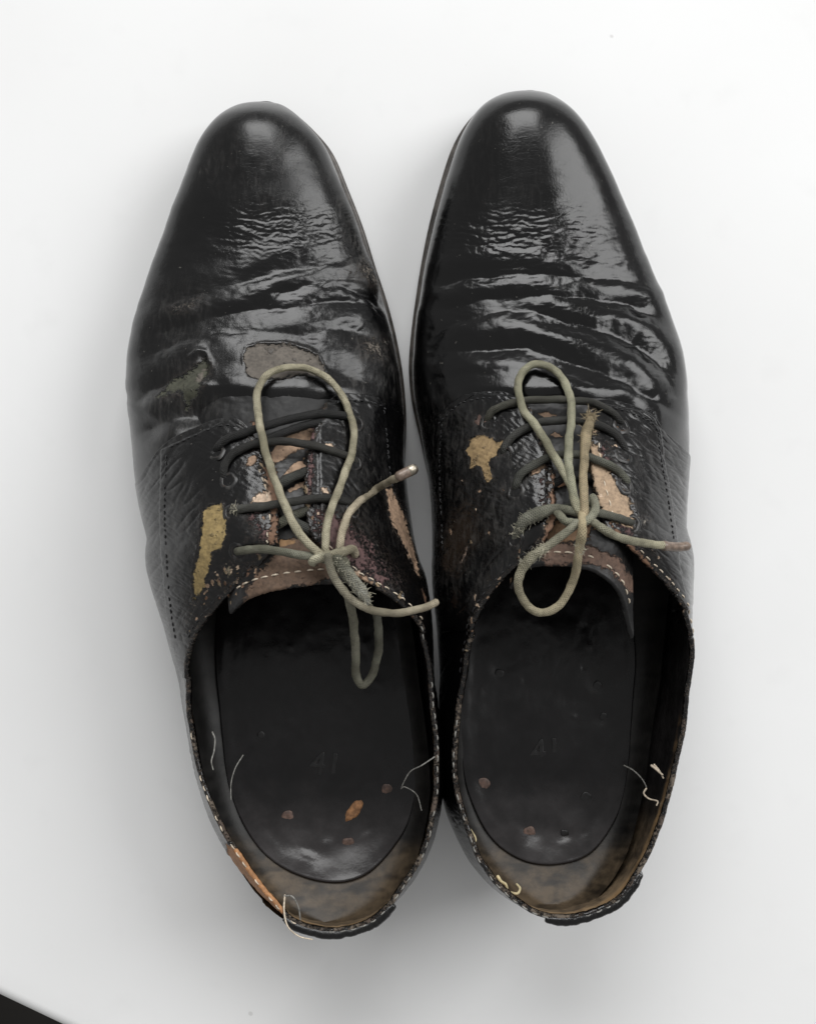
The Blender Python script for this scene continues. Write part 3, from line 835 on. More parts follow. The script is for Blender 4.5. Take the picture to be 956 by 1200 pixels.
    grid_obj('tongue', TF, M['tongue'], root, attrs=at)
    tong = [c for c in root.children if c.name.startswith('tongue')][0]
    # seam near its end
    stitch_row(tong, TG[-14, 8:-8], TGn[-14, 8:-8], M['thread'], .25, .11, .028)

    # ---------------- stitches on the quarters
    arc = np.linalg.norm(np.diff(Q, axis=1), axis=-1)[:, ::-1].cumsum(1)     # distance down from the edge
    def along(dist, r0, r1, lift=.0):
        j = np.array([nw - 1 - 1 - np.searchsorted(arc[i], dist) for i in range(r0, r1)]); i = np.arange(r0, r1)
        return Q[i, j], N[i, j]
    for (r0, r1, dist, mat, q) in d['stitch_rows'](nf, nr, nQ, heel_row):
        if dist < .12:
            i_ = np.arange(r0, r1); ca, sa = math.cos(1.05), math.sin(1.05)
            n = N[i_, -1] * ca + E[i_] * sa; p = Q[i_, -1] - N[i_, -1] * r + n * r
        else: p, n = along(dist, r0, r1)
        stitch_row(qobjs[q], p, n, M['thread_grey' if dist < .12 and not (d['key'] == 'a' and q == 0) else mat], .23, .13, .023, skip=.28 if dist < .12 else .06)
    # dark seams on the walls and along the front edges
    for q, pts in enumerate((d['seam_l'], d['seam_r'])):
        for dx in (3,):
            ii = nearest_on(Q, N, [(a + (dx if q == 0 else -dx), b) for a, b in pts])
            stitch_row(qobjs[q], ii[0], ii[1], M['thread_dark'], .2, .035, .019)
    for q, pts in enumerate((d['front_l'], d['front_r'])):
        pp = [(a, b + 7) for a, b in pts[2 if q == 0 else 2:]]
        ii = nearest_on(Q, N, pp)
        stitch_row(qobjs[q], ii[0], ii[1], M['thread_dark'], .18, .08, .024)

    # ---------------- heel tab: a rolled leather strip over the back of the topline
    r0, r1 = d['tab'](heel_row)
    ii = np.arange(r0, r1)
    tabP = []
    cs = [(-.62, .05), (-.60, .11), (-.45, .16), (-.22, .19), (-.05, .19), (.06, .14), (.10, .04), (.08, -.06)]
    for (u_, v_) in cs:
        en_ = np.minimum(ii - ii[0], ii[-1] - ii) / 9.0
        bulge = (1.0 + .10 * perlin(ii / 22.0, ii * 0 + .3, 91)) * (.55 + .45 * np.sqrt(np.clip(en_, 0, 1)))
        tabP.append(Q[ii, -1] + E[ii] * u_ * bulge[:, None] + N[ii, -1] * (v_ * bulge + .015 * perlin(ii / 5.0, ii * 0 + .7, 92))[:, None])
    tabP = np.stack(tabP, 1)
    # finer across, closed ends
    tb = np.stack([curve(row, 22) for row in tabP], 0)
    endc = lambda row, n_: row - n_ * .22
    tb = np.concatenate([endc(tb[:1], N[ii[0], -1]), tb, endc(tb[-1:], N[ii[-1], -1])], 0)
    ta = np.zeros(tb.shape[:2] + (4,)); tsx, tsy = PX(tb)
    ta[..., :3] = (0.2, .12, .07); ta[..., 3] = sstep(.45, .7, fbm(tsx / 9, tsy / 9, 95)) * .5
    grid_obj('heel_tab', tb, um, root, attrs={'paint': ('FLOAT_COLOR', ta), 'scuff': ('FLOAT', np.full(tb.shape[:2], .12))})

    # ---------------- insole and heel sock
    wl = 12
    inn = Q[:, wl] - N[:, wl] * (tin - .04)
    lp = inn[:heel_row + 1]; rp = inn[heel_row:]
    fl_ = lp[np.argsort(lp[:, 1])]; fr_ = rp[np.argsort(rp[:, 1])]
    yb = inn[heel_row, 1]
    ys = yb + (np.linspace(0, 1, 130)**2) * (1.0 - yb)
    XLi = np.interp(ys, fl_[:, 1], fl_[:, 0]); XRi = np.interp(ys, fr_[:, 1], fr_[:, 0])
    m_ = ys > min(fl_[-1, 1], fr_[-1, 1])
    zi_f = lambda Y: ZF(CY - Y * SC / .95) + .42
    us = np.linspace(-1, 1, 60)
    c_ = .5 * (XLi + XRi); hw_ = .5 * (XRi - XLi)
    I = np.zeros((130, 60, 3))
    I[..., 0] = c_[:, None] + hw_[:, None] * us; I[..., 1] = ys[:, None]
    I[..., 2] = zi_f(ys)[:, None] + (.2 * np.abs(us)**3.5 + .8 * np.abs(us)**12)[None] - .02 + 1.05 * ((np.clip(-9.3 - ys, 0, 9) / 3.8)**2)[:, None]
    ix, iy = PX(I)
    ic = np.zeros(I.shape[:2] + (4,)); e = sstep(965, 1030, iy + 25 * fbm(ix / 30, iy / 30, 101))
    ic[..., :3] = np.array((.007, .0065, .006)) + (np.array((.060, .044, .028)) - .007) * e[..., None]; ic[..., :3] *= (1 - .75 * sstep(-.05, .4, fbm(ix / 40, iy / 15, 103)))[..., None]; ic[..., 3] = .5
    grid_obj('insole', I, M['lining'], root, attrs={'paint': ('FLOAT_COLOR', ic)})
    outl = curve(np.array(d['sock'] + [d['sock'][0]], float), 160)[:-1]
    oc = outl.mean(0); outl[:, 0] = oc[0] + (outl[:, 0] - oc[0]) * (1.085 - .06 * sstep(900, 1000, outl[:, 1]))
    outl += 1.6 * np.column_stack([perlin(np.arange(160) / 9.0, np.zeros(160) + .3, 14), perlin(np.arange(160) / 9.0, np.zeros(160) + .6, 15)])[:len(outl)]
    ctr = outl.mean(0)
    rr_ = np.concatenate([np.linspace(0, .94, 60), [.96, .975, .987, .995, 1.0, 1.0]])
    pxs = ctr + (outl[None] - ctr) * rr_[:, None, None]
    zg = 3.0
    for _ in range(4):
        w3 = W(pxs[..., 0], pxs[..., 1], zg); cY = w3[..., 1]
        cc = np.interp(cY, ys, c_); hh = np.interp(cY, ys, hw_)
        un = np.clip(np.abs(w3[..., 0] - cc) / np.maximum(hh, .5), 0, 1)
        zg = zi_f(cY) + .20 * un**3.5 + .11 + 1.05 * (np.clip(-9.3 - cY, 0, 9) / 3.8)**2
    sx, sy = pxs[..., 0], pxs[..., 1]
    zz = zg + .035 * fbm(sx / 40, sy / 40, 111) + .005 * fbm(sx / 12, sy / 12, 112) + .004 * fbm(sx / 4, sy / 4, 115)
    zz += .015 * np.exp(-((rr_[:, None] - .93) / .05)**2)
    for (tx, ty, tr, ty_) in d['tacks']:
        rr2 = np.hypot(sx - tx, sy - ty)
        zz += -.035 * np.exp(-(rr2 / (tr * 1.5))**2)
    for (mx, my, mr) in d['dents']:
        rr2 = np.hypot(sx - mx, sy - my)
        zz += .025 * np.exp(-((rr2 - mr) / 2.0)**2) * (sy > my - 2) - .02 * np.exp(-(rr2 / mr)**2)
    rg_ = np.random.default_rng(31 if d['key'] == 'a' else 32)
    for _ in range(26):
        k_ = rg_.integers(0, 160); f_ = rg_.uniform(.25, .9); bx, by = ctr + (outl[k_ % len(outl)] - ctr) * f_
        if by < 820 and rg_.random() < .6: continue
        rr2 = np.hypot(sx - bx, (sy - by) * rg_.uniform(.7, 1.3)); br_ = rg_.uniform(2.5, 7)
        zz += rg_.choice([-.028, .022, .03]) * np.exp(-(rr2 / br_)**2)
    zz[-2] -= .03; zz[-1] -= .12
    w3 = W(sx, sy, zz)
    sc = np.zeros(w3.shape[:2] + (4,)); sc[..., :3] = (.006, .0056, .006)
    bl = sstep(900, 1010, sy + 40 * fbm(sx / 35, sy / 35, 113))
    sc[..., :3] += (np.array((.026, .024, .024)) - .006) * bl[..., None]  # paler towards the heel: dust, plus window sheen put into the colour
    sc[..., 3] = .25 + .10 * fbm(sx / 30, sy / 30, 114) - .04 * bl
    so = grid_obj('heel_sock', w3, M['sock'], root, wrap=True, attrs={'paint': ('FLOAT_COLOR', sc)})
    # turn faces up if needed
    if so.data.polygons[len(so.data.polygons)//3].normal.z < 0: so.data.flip_normals()
    def sock_z(px, py):
        k = np.argmin((sx - px)**2 + (sy - py)**2); return zz.ravel()[k]
    sh.sock_z = sock_z
    for (tx, ty, tr, kind) in d['tacks']:
        z = sock_z(tx, ty); c = W(tx, ty, z); rw = tr / SC * (1 - z / H)
        a = np.linspace(0, 2*math.pi, 20, endpoint=False)
        rings = []
        for (f, dz) in ((1.0, -.03), (.97, .004), (.85, .016), (.5, .02), (.02, .02)):
            wob = 1 + .07 * np.sin(a * 3 + tx) + .04 * np.sin(a * 5 + ty)
            rings.append(np.column_stack([c[0] + rw*f*wob*np.cos(a), c[1] + rw*f*wob*np.sin(a), np.full(20, c[2] + dz)]))
        mat = {'rust': 'rust', 'dark': 'stamp'}[kind]
        to = grid_obj('tack', np.stack(rings, 0), M[mat], so, wrap=True)
    for (pts, dz, mat) in d['scrapes']:
        pts = curve(np.array(pts + [pts[0]], float), 30)[:-1]; c = pts.mean(0)
        pts = pts + 1.2 * np.column_stack([perlin(np.arange(29) / 1.7, np.zeros(29) + .4, 4), perlin(np.arange(29) / 1.9, np.zeros(29) + .8, 6)])
        rings = []
        for f, dd_ in ((1.0, -.02), (.96, .012), (.6, .02), (.02, .02)):
            q = c + (pts - c) * f; z = np.array([sock_z(*p) for p in q]) + dd_
            rings.append(W(q[:, 0], q[:, 1], z))
        g = grid_obj('worn_spot', np.stack(rings, 0), M[mat], so, wrap=True)
    # size number stamped into the sock
    tx, ty, ang = d['stamp']
    fc = bpy.data.curves.new('size_number', 'FONT'); fc.body = '41'; fc.size = .0118; fc.extrude = .00012; fc.bevel_depth = .00012
    fc.align_x = 'CENTER'; fc.align_y = 'CENTER'
    to = bpy.data.objects.new('size_number_curve', fc); COL.objects.link(to)
    bpy.context.view_layer.update()
    me = bpy.data.meshes.new_from_object(to.evaluated_get(bpy.context.evaluated_depsgraph_get()))
    bpy.data.objects.remove(to, do_unlink=True)
    so2 = bpy.data.objects.new('size_number', me); COL.objects.link(so2); so2.parent = so
    me.materials.clear(); me.materials.append(M['stamp'])
    so2.location = Vector(W(tx, ty, sock_z(tx, ty) - .014) * CM); so2.rotation_euler = (0, 0, R(ang))

    # ---------------- sole and heel: an outline that follows the upper, standing proud as a welt on the inner side
    def side_line(side):
        q_ = np.linspace(0, 1, 140)
        th_ = 0 if side == 'right' else math.pi
        b_ = S(Y0 - (q_ * math.sqrt(Y0 + .8))**2, th_)[:, :2]
        pr_ = (Q[heel_row:, 4] if side == 'right' else Q[:heel_row + 1, 4][::-1])[:, :2]
        keep = pr_[:, 1] < -1.8
        pr_ = pr_[keep]
        if side == 'right': pr_ = pr_[::-1]
        else: pr_ = pr_[::-1]
        return curve(np.vstack([b_[::3], pr_[::14], Q[heel_row, 4][None, :2]]), 320)
    SL, SR = side_line('left'), side_line('right')
    loop = np.vstack([SL[::-1], SR[1:]]); tg_ = np.gradient(loop, axis=0); tg_ /= np.maximum(np.linalg.norm(tg_, axis=1, keepdims=True), 1e-9)
    tg_ = smooth_rows(tg_, 2)
    nn = np.column_stack([-tg_[:, 1], tg_[:, 0]])
    cen_ = loop.mean(0); nn *= np.sign(((loop - cen_) * nn).sum(1, keepdims=True))
    inner = 'right' if d['key'] == 'a' else 'left'
    isin = (np.arange(len(loop)) >= len(SL)) if inner == 'right' else (np.arange(len(loop)) < len(SL))
    lpy = CY - loop[:, 1] * SC / .97
    ext = np.where(isin, np.interp(lpy, [100, 118, 135, 170, 260, 350, 430, 500, 560, 1200], [.10, .12, .17, .22, .20, .15, .13, .06, -.05, -.05]),
                   np.interp(lpy, [100, 116, 145, 210, 300], [.10, .10, .07, .03, -.05]))
    k_ = np.exp(-0.5 * (np.arange(-12, 13) / 5)**2); ext = np.convolve(np.pad(ext, 12, 'edge'), k_ / k_.sum(), 'valid')
    loop = loop + nn * ext[:, None]
    sl, sr = loop[:len(SL)][::-1], np.vstack([loop[len(SL)-1:len(SL)], loop[len(SL):]])
    nl, nr_ = nn[:len(SL)][::-1], np.vstack([nn[len(SL)-1:len(SL)], nn[len(SL):]])
    def ring(side, inset, z):
        p_, n_ = (sl, nl) if side == 0 else (sr, nr_)
        return np.column_stack([p_ - n_ * inset, z])
    zt0 = ZF(CY - sl[:, 1] * SC / .97) + .02; zt1 = ZF(CY - sr[:, 1] * SC / .97) + .02
    zt_ = [zt0, zt1]; zb_ = [np.maximum(zt0 - .52, 0.0), np.maximum(zt1 - .52, 0)]
    lv = lambda side, f: zb_[side] + (zt_[side] - zb_[side]) * f
    prof_ = ((.30, 1.0), (.05, 1.0), (.01, .95), (.0, .80), (.01, .62), (.05, .55), (.03, .46), (.02, .15), (.08, 0.0))
    rings = [ring(0, a_, lv(0, b_)) for a_, b_ in prof_] + [ring(1, a_, lv(1, b_)) for a_, b_ in prof_[::-1]]
    grid_obj('outsole', np.stack(rings, 1), M['sole'], root, wrap=True)
    wp = ((.45, 1.10), (.10, 1.10), (.03, 1.04), (.0, .92), (.01, .80), (.12, .78))
    for side in (0, 1):
        g = np.stack([ring(side, a_ - .012, lv(side, b_)) for a_, b_ in wp], 1)
        g = g[g[:, 0, 1] > 1.0]
        grid_obj('welt', g, M['welt'], root, flip=(side == 0))
    m_ = (sl[:, 1] < -6.2) | (sr[:, 1] < -6.2)
    hp = ((.10, 1), (.10, .45), (.13, .42), (.13, .03), (.2, 0))
    hg = [ring(0, a_, zb_[0] * b_)[m_] for a_, b_ in hp] + [ring(1, a_, zb_[1] * b_)[m_] for a_, b_ in hp[::-1]]
    hb = np.stack(hg, 1)
    hb = np.concatenate([hb[:1], hb], 0); hb[0, :, 0] = hb[1, :, 0].mean()
    grid_obj('heel', hb, M['sole'], root, wrap=True)
    return sh

def nearest_on(Q, N, pts):
    """points on the outer surface of the quarters under a picture line"""
    x, y = PX(Q); pp = curve(np.array(pts, float), 90)
    vis = N[..., 2] > -.05
    P_, N_ = [], []
    for a, b in pp:
        dd = (x - a)**2 + (y - b)**2 + np.where(vis, 0, 1e5) + (8 - Q[..., 2]) * .4
        k = np.unravel_index(np.argmin(dd), dd.shape)
        P_.append(Q[k]); N_.append(N[k])
    return curve(np.array(P_), 300), curve(np.array(N_), 300)

def stitch_row(parent, p, n, mat, ln, gap, r, name='stitching', skip=.1):
    """a run of single thread stitches lying on a surface"""
    s = np.concatenate([[0], np.cumsum(np.linalg.norm(np.diff(p, axis=0), axis=1))])
    k = int(s[-1] / (ln + gap)); parts = []
    rng = np.random.default_rng(int(abs(p[0, 0] * 997)) + k)
    for i in range(k):
        if rng.random() < skip: continue
        a = i * (ln + gap) + rng.uniform(-.02, .02); b = a + ln * rng.uniform(.8, 1.05)
        t = np.linspace(a, b, 5)
        c = np.stack([np.interp(t, s, p[:, j]) for j in range(3)], -1)
        m = np.stack([np.interp(t, s, n[:, j]) for j in range(3)], -1)
        lift = np.array([-.02, .012, .02, .012, -.02])[:, None]
        v, f, _ = tube(c + m * lift, np.array([.6, 1, 1.05, 1, .6]) * r, 6, False)
        parts.append((v, f))
    if parts:
        v, f = join(parts); return mesh_obj(name, v, f, mat, parent, kind='stuff')

def lace_pts(sh, pts, n=None):
    """(px, py, height above the leather) or (px, py, height above the sill, 'abs') -> smooth path"""
    out = []
    for p in pts:
        z = p[2] if len(p) == 4 else sh.inv(p[0], p[1])[2] + .12 + (p[2] if p[2] < .25 else .25 + (p[2] - .25) * .62)
        out.append(W(p[0], p[1], z))
    out = np.array(out)
    L = np.linalg.norm(np.diff(out, axis=0), axis=1).sum()
    return curve(out, n or max(12, int(L / .055)))

def fibres(path, count, spread, ln, rng, r=.008):
    parts = []
    t, A, B = frames(path)
    for _ in range(count):
        i = rng.integers(0, len(path)); a = rng.uniform(0, 2*math.pi)
        dr = A[i]*math.cos(a) + B[i]*math.sin(a) + t[i]*rng.uniform(-1.2, 1.2)
        dr /= np.linalg.norm(dr); L = ln * rng.uniform(.25, .9)
        p0 = path[i] + (A[i]*math.cos(a) + B[i]*math.sin(a)) * spread * .7
        dr = dr + t[i] * rng.uniform(-1.5, 1.5); dr /= np.linalg.norm(dr)
        bend = np.array([rng.uniform(-1, 1), rng.uniform(-1, 1), rng.uniform(-.9, .3)]) * L * .9
        u = np.linspace(0, 1, 5)[:, None]
        v, f, _ = tube(p0 + dr*L*u + bend*u*u, r * np.linspace(1, .6, 5), 5, False)
        parts.append((v, f))
    return parts

def build_lace(sh, strands, name='shoelace'):
    Vs, Fs, UV, C = [], [], [], []; k = 0
    rng = np.random.default_rng(5)
    for st in strands:
        p = lace_pts(sh, st['p']); n = len(p)
        u = np.linspace(0, 1, n)
        p = p + .028 * np.column_stack([perlin(u * n / 14, u * 0 + .2, 3), perlin(u * n / 14, u * 0 + .6, 4), perlin(u * n / 16, u*0 + .9, 5)])
        r = st.get('r', .145) * (1 + .07 * perlin(u * n / 9, u * 0 + .3, 7) + .05 * perlin(u * n / 3, u * 0 + .8, 9))
        if 'prof' in st: r = r * np.interp(u, *st['prof'])
        v, f, uv = tube(p, r * .93, 20, True, .10, .88)
        c0, c1 = np.array(st['c'][0]), np.array(st['c'][1])
        w = np.clip(uv[:, :1] / max(uv[:, 0].max(), 1e-6), 0, 1)
        c = c0 + (c1 - c0) * w
        Vs.append(v); Fs.append(f + k); UV.append(uv + np.array([k % 7, 0, 0])); C.append(np.column_stack([c, np.ones(len(c))])); k += len(v)
    return mesh_obj(name, np.vstack(Vs), np.vstack(Fs), M['lace'], sh.root,
                    {'along': ('FLOAT_VECTOR', np.vstack(UV)), 'paint': ('FLOAT_COLOR', np.vstack(C))})

def thread(sh, pts, mat, r=.022, name='loose_thread', parent=None):
    p = curve(np.array([W(*q) for q in pts]), 40)
    v, f, _ = tube(p, r * np.linspace(1, .75, 40), 7)
    return mesh_obj(name, v, f, mat, parent or sh.root)

LEFT.update(
    tongue_end=678, tongue_round=.5, tongue_mid=-.35,
    tongue_peel=[([(335,512),(362,503),(372,505),(372,520),(340,530),(322,545),(318,530)], TAN, 5, 1.25),
                 ([(330,560),(345,543),(352,541),(360,548),(335,563)], TAN, 3, 1.25), ([(335,574),(358,563),(356,570),(340,577)], TAN, 3, .9),
                 ([(325,640),(345,628),(365,632),(392,645),(400,676),(340,690),(310,705),(280,730),(290,690),(310,664)], (0.12,.078,.053), 9, 1.0),
                 ([(326,632),(350,630),(350,642),(328,642)], (0.30,.18,.09), 6, .9)],
    stitch_rows=lambda nf, nr, nQ, hr: [
        (int(nf*.42), nf + 8, .22, 'thread', 0), (8, int(nf*.42), .20, 'thread_dark', 0), (nf + 14, nf + 124, .20, 'thread_dark', 0),
        (nf + 208, hr, .10, 'thread', 0), (hr, nf + nr - 332, .10, 'thread', 1), (nf + nr - 325, nf + nr - 97, .10, 'thread_dark', 1),
        (nf + nr - 104, nQ - nf + 15, .20, 'thread', 1), (nQ - int(nf*.9), nQ - 10, .20, 'thread_dark', 1)],
    seam_l=[(192,532),(190,600),(192,650),(197,714),(205,758)], seam_r=[(453,480),(456,510),(460,555),(466,585)],
    tab=lambda hr: (hr - 40, hr + 62),
    tacks=[(337,958,8,'rust'), (408,989,7.5,'rust'), (454,926,7.5,'rust'), (306,862,5,'dark')],
    dents=[(361,996,6)],
    scrapes=[([(404,963),(405,952),(411,944),(417,938),(425,938),(425,946),(420,955),(413,960)], .01, 'scrape')],
    stamp=(382, 897, -6),
)
RIGHT.update(
    tongue_end=657, tongue_round=1.5, tongue_mid=.2,
    tongue_peel=[([(630,485),(640,483),(652,486),(640,491)], TAN, 3, .9), ([(643,510),(650,506),(660,512),(652,513)], TAN, 3, .9),
                 ([(648,562),(664,560),(672,568),(650,572)], (0.36,.2,.12), 4, .95),
                 ([(646,608),(690,604),(700,618),(690,632),(650,640),(630,652),(640,625)], (0.19,.115,.065), 8, .85),
                 ([(630,642),(660,636),(692,640),(728,656),(752,694),(738,694),(716,670),(690,660),(640,664)], (0.12,.075,.055), 7, 1.0)],
    stitch_rows=lambda nf, nr, nQ, hr: [
        (10, nf - 10, .20, 'thread_dark', 0), (nf + 20, nf + 180, .18, 'thread_dark', 0), (nf + 208, hr, .10, 'thread', 0),
        (hr, nf + nr - 360, .10, 'thread', 1), (nf + nr - 152, nQ - nf - 20, .20, 'thread', 1), (nQ - nf + 4, nQ - 40, .24, 'thread', 1)],
    seam_l=[(515,496),(512,540),(514,600),(516,650)], seam_r=[(756,488),(767,494),(774,508),(778,540),(785,580),(792,630),(795,655)],
    tab=lambda hr: (hr - 16, hr + 84),
    tacks=[(566,919,8,'rust'), (620,976,7.5,'rust'), (687,936,8,'dark'), (661,977,5,'dark'), (585,790,6,'dark'), (700,804,6,'dark'), (707,840,5,'dark')],
    dents=[(655,985,4), (681,978,4)],
    scrapes=[],
    stamp=(640, 881, 4),
)

GROUP = 'pair of worn black dress shoes'
shoe_a = build_shoe(LEFT, 'scuffed black leather lace-up shoe whose lace hangs down inside, olive-yellow patch on its side', GROUP)
shoe_b = build_shoe(RIGHT, 'shinier black leather lace-up shoe with frayed lace loop over its mouth', GROUP)

# ------------------------------------------------------------------ laces
DK = (0.007, 0.007, 0.007); DG = (0.028, 0.029, 0.026); LG = (0.27, 0.25, 0.185); BG = (0.28, 0.245, 0.185); GN = (0.10, 0.10, 0.075); TN = (0.25, .205, .135)
s = shoe_a
strands = [
    dict(p=[(252,532,-.15),(256,524,.12),(271,513,.2),(307,501,.22),(351,489,.22),(378,485,.22),(402,487,.2),(416,493,.1),(421,497,-.15)], c=(DK, DK), r=.15),
    dict(p=[(302,520,-.05),(322,512,.0),(350,501,.02),(374,495,.02)], c=(DK, DK), r=.15),
    dict(p=[(268,566,-.15),(263,555,.12),(266,542,.2),(277,529,.24),(303,520,.25),(339,518,.22),(378,525,.22),(402,533,.2),(413,539,.1),(418,543,-.12)], c=(DK, (.03,.029,.026)), r=.145),
    dict(p=[(270,600,-.12),(276,598,.12),(299,595,.22),(339,589,.24),(378,584,.22),(402,587,.18),(412,592,.08),(416,598,-.15)], c=((.05,.05,.045), DK), r=.145),
    dict(p=[(278,647,-.1),(283,646,.14),(311,644,.22),(347,650,.24),(372,653,.35)], c=(GN, (.15,.15,.12)), r=.14),
    dict(p=[(318,575,-.22),(338,562,-.12),(366,550,-.2)], c=(DG, DG), r=.17),
    dict(p=[(322,618,-.2),(342,606,-.12),(366,596,-.2)], c=(GN, DG), r=.17),
    dict(p=[(328,598,-.2),(345,612,-.14),(364,622,-.2)], c=(DG, DG), r=.17),
    # upper bow loop
    dict(p=[(379,654,.5),(372,647,.62),(351,626,.62),(335,595,.6),(321,559,.65),(309,519,.62),(302,480,.6),(303,456,.5),(315,438,.32),(339,430,.2),(363,432,.2),(386,446,.3),(404,470,.42),(414,499,.5),(412,531,.55),(398,571,.62),(385,607,.66),(381,640,.6),(384,654,.45)], c=(LG, LG), r=.142),
    # free end up to the tip
    dict(p=[(396,656,.35),(399,640,.45),(402,619,.45),(414,595,.45),(442,573,.55),(468,558,8.1,'abs')], c=(BG, BG), r=.138),
    # band of the knot
    dict(p=[(366,660,.2),(370,656,.55),(388,651,.86),(404,646,.75),(413,644,.45),(416,650,.1)], c=((.3,.29,.22), BG), r=.155),
    dict(p=[(372,650,.3),(384,655,.5),(398,655,.35),(404,664,9.0,'abs')], c=(GN, GN), r=.2),
    # lower loose length out over the inner edge
    dict(p=[(384,652,9.6,'abs'),(387,664,9.5,'abs'),(395,683,9.35,'abs'),(414,704,9.1,'abs'),(442,717,8.7,'abs'),(470,718,8.3,'abs'),(498,712,7.9,'abs'),(511,706,7.7,'abs')], c=((.2,.19,.15), BG), r=.138),
    dict(p=[(394,656,9.3,'abs'),(402,667,9.3,'abs'),(414,682,9.2,'abs'),(424,695,9.1,'abs'),(432,707,8.95,'abs')], c=(GN, (.2,.2,.18)), r=.19, prof=([0, .3, .7, 1], [1.1, 1.25, 1.1, .6])),
    # length hanging inside
    dict(p=[(408,700,8.9,'abs'),(412,716,8.4,'abs'),(415,740,7.7,'abs'),(417,770,6.9,'abs'),(417,791,6.4,'abs'),(425,803,6.2,'abs'),(435,793,6.3,'abs'),(442,770,6.7,'abs'),(444,742,7.3,'abs'),(441,716,7.9,'abs')], c=((.17,.165,.13), (.08,.08,.065)), r=.15),
]
lace_a = build_lace(s, strands)
p = np.array([W(467, 558.5, 8.1), W(484, 550, 7.95)])
v, f, _ = tube(curve(p, 8), np.array([.165, .168, .168, .168, .172, .172, .17, .165]), 16)
mesh_obj('aglet', v, f, M['brown_tip'], lace_a)
p = np.array([W(479.5, 552.3, 8.0), W(485, 549.5, 7.95)])
v, f, _ = tube(curve(p, 6), .178, 16); mesh_obj('aglet_cap', v, f, M['metal'], lace_a)
rng = np.random.default_rng(11)
pp = lace_pts(s, [(392,655,9.4,'abs'),(404,668,9.35,'abs'),(416,684,9.25,'abs'),(430,704,9.0,'abs')])
fb = fibres(pp, 220, .19, .2, rng)
fb += fibres(lace_pts(s, [(272,600,.1),(276,598,.15),(280,597,.18)]), 60, .14, .16, rng)
v, f = join(fb); mesh_obj('frayed_fibres', v, f, M['fibre'], lace_a, kind='stuff')

s = shoe_b
strands = [
    dict(p=[(571,497,-.15),(573,489,.1),(579,481,.2),(602,472,.23),(629,469,.23),(660,469,.22),(694,472,.22),(715,482,.2),(725,493,.12),(728,499,-.15)], c=((.075,.074,.06), DK), r=.14),
    dict(p=[(592,535,-.15),(591,525,.15),(606,508,.22),(631,496,.24),(665,493,.24),(696,497,.24),(721,509,.22),(730,523,.14),(732,534,-.15)], c=((.035,.035,.032), DK), r=.145),
    dict(p=[(603,578,-.15),(605,568,.15),(610,557,.22),(625,545,.25),(648,535,.24),(673,533,.22),(696,538,.23),(721,550,.22),(733,561,.16),(734,570,-.12)], c=(DG, (.075,.077,.062)), r=.148),
    dict(p=[(684,598,.4),(694,600,.35),(715,605,.24),(735,611,.14),(742,615,-.15)], c=((.1,.1,.08), DG), r=.14),
    dict(p=[(676,601,.4),(662,598,.45),(648,597,.38),(630,602,.3),(614,612,.25),(602,632,.02)], c=(GN, (.13,.13,.11)), r=.18, prof=([0, .3, .6, .9, 1], [.85, .95, 1.35, .9, .5])),
    dict(p=[(640,607,-.2),(665,596,-.1),(690,590,-.2)], c=(DG, DG), r=.17),
    dict(p=[(646,570,-.22),(668,558,-.12),(694,560,-.22)], c=(DK, DK), r=.14),
    # upright frayed end
    dict(p=[(684,612,.55),(685,600,.72),(683,566,.62),(684.5,537,.6),(686.5,510,.62),(690,497,.62),(692,487,.6)], c=(TN, (.22,.18,.115)), r=.15, prof=([0, .62, .78, .9, 1], [1, 1, 1.35, 1.15, .6])),
    # upper bow loop
    dict(p=[(681,604,.45),(675,593,.6),(667,566,.62),(650,537,.62),(631,504,.6),(614,481,.52),(607,458,.38),(610,439,.24),(625,427,.18),(642,429,.2),(658,443,.3),(668,466,.45),(669,491,.55),(666,520,.7),(667,550,.8),(671,575,.72),(677,596,.55)], c=((.25,.24,.175), (.19,.19,.14)), r=.145),
    # band of the knot
    dict(p=[(650,597,.1),(655,603,.5),(664,612,.8),(684,612,.98),(695,603,.85),(697,592,.6),(694,583,.35),(690,592,.2)], c=((.19,.19,.145), (.16,.16,.125)), r=.145),
    # lower loop over the mouth
    dict(p=[(682,602,.6),(682,620,9.65,'abs'),(679,639,9.55,'abs'),(677,655,9.45,'abs'),(671,682,9.2,'abs'),(657,707,9.0,'abs'),(638,718,8.9,'abs'),(619,711,8.95,'abs'),(608,692,9.1,'abs'),(609,671,9.3,'abs'),(624,652,9.4,'abs'),(643,639,9.45,'abs'),(664,623,9.5,'abs'),(676,612,9.4,'abs')], c=((.3,.25,.16), (.17,.17,.135)), r=.142,
         prof=([0, .08, .16, .22, .6, .68, .76, .82, 1], [.95, 1, 1.1, 1, 1, 1.05, 1.22, 1, 1])),
    # free end with its tip
    dict(p=[(686,601,.4),(693,610,.62),(706,620,9.5,'abs'),(728,631,9.2,'abs'),(755,637,8.7,'abs'),(780,639.5,8.2,'abs')], c=((.16,.16,.125), (.24,.225,.16)), r=.14),
]
lace_b = build_lace(s, strands)
p = np.array([W(777, 639.5, 8.25), W(792, 641, 7.95), W(805, 640, 7.75)])
v, f, _ = tube(curve(p, 12), .15 * np.array([1.08, 1.08, 1, 1, 1, 1, 1, 1, 1, 1, 1.05, 1.0]), 16)
mesh_obj('aglet', v, f, M['brown_tip'], lace_b)
rng = np.random.default_rng(12)
fb = fibres(lace_pts(s, [(684,515,.6),(687,508,.62),(690,497,.62),(692,488,.6)]), 120, .17, .16, rng, .011)
fb += fibres(lace_pts(s, [(691,492,.6),(692,484,.6)]), 60, .08, .3, rng, .010)
v, f = join(fb); mesh_obj('frayed_tip', v, f, M['fibre_tan'], lace_b, kind='stuff')
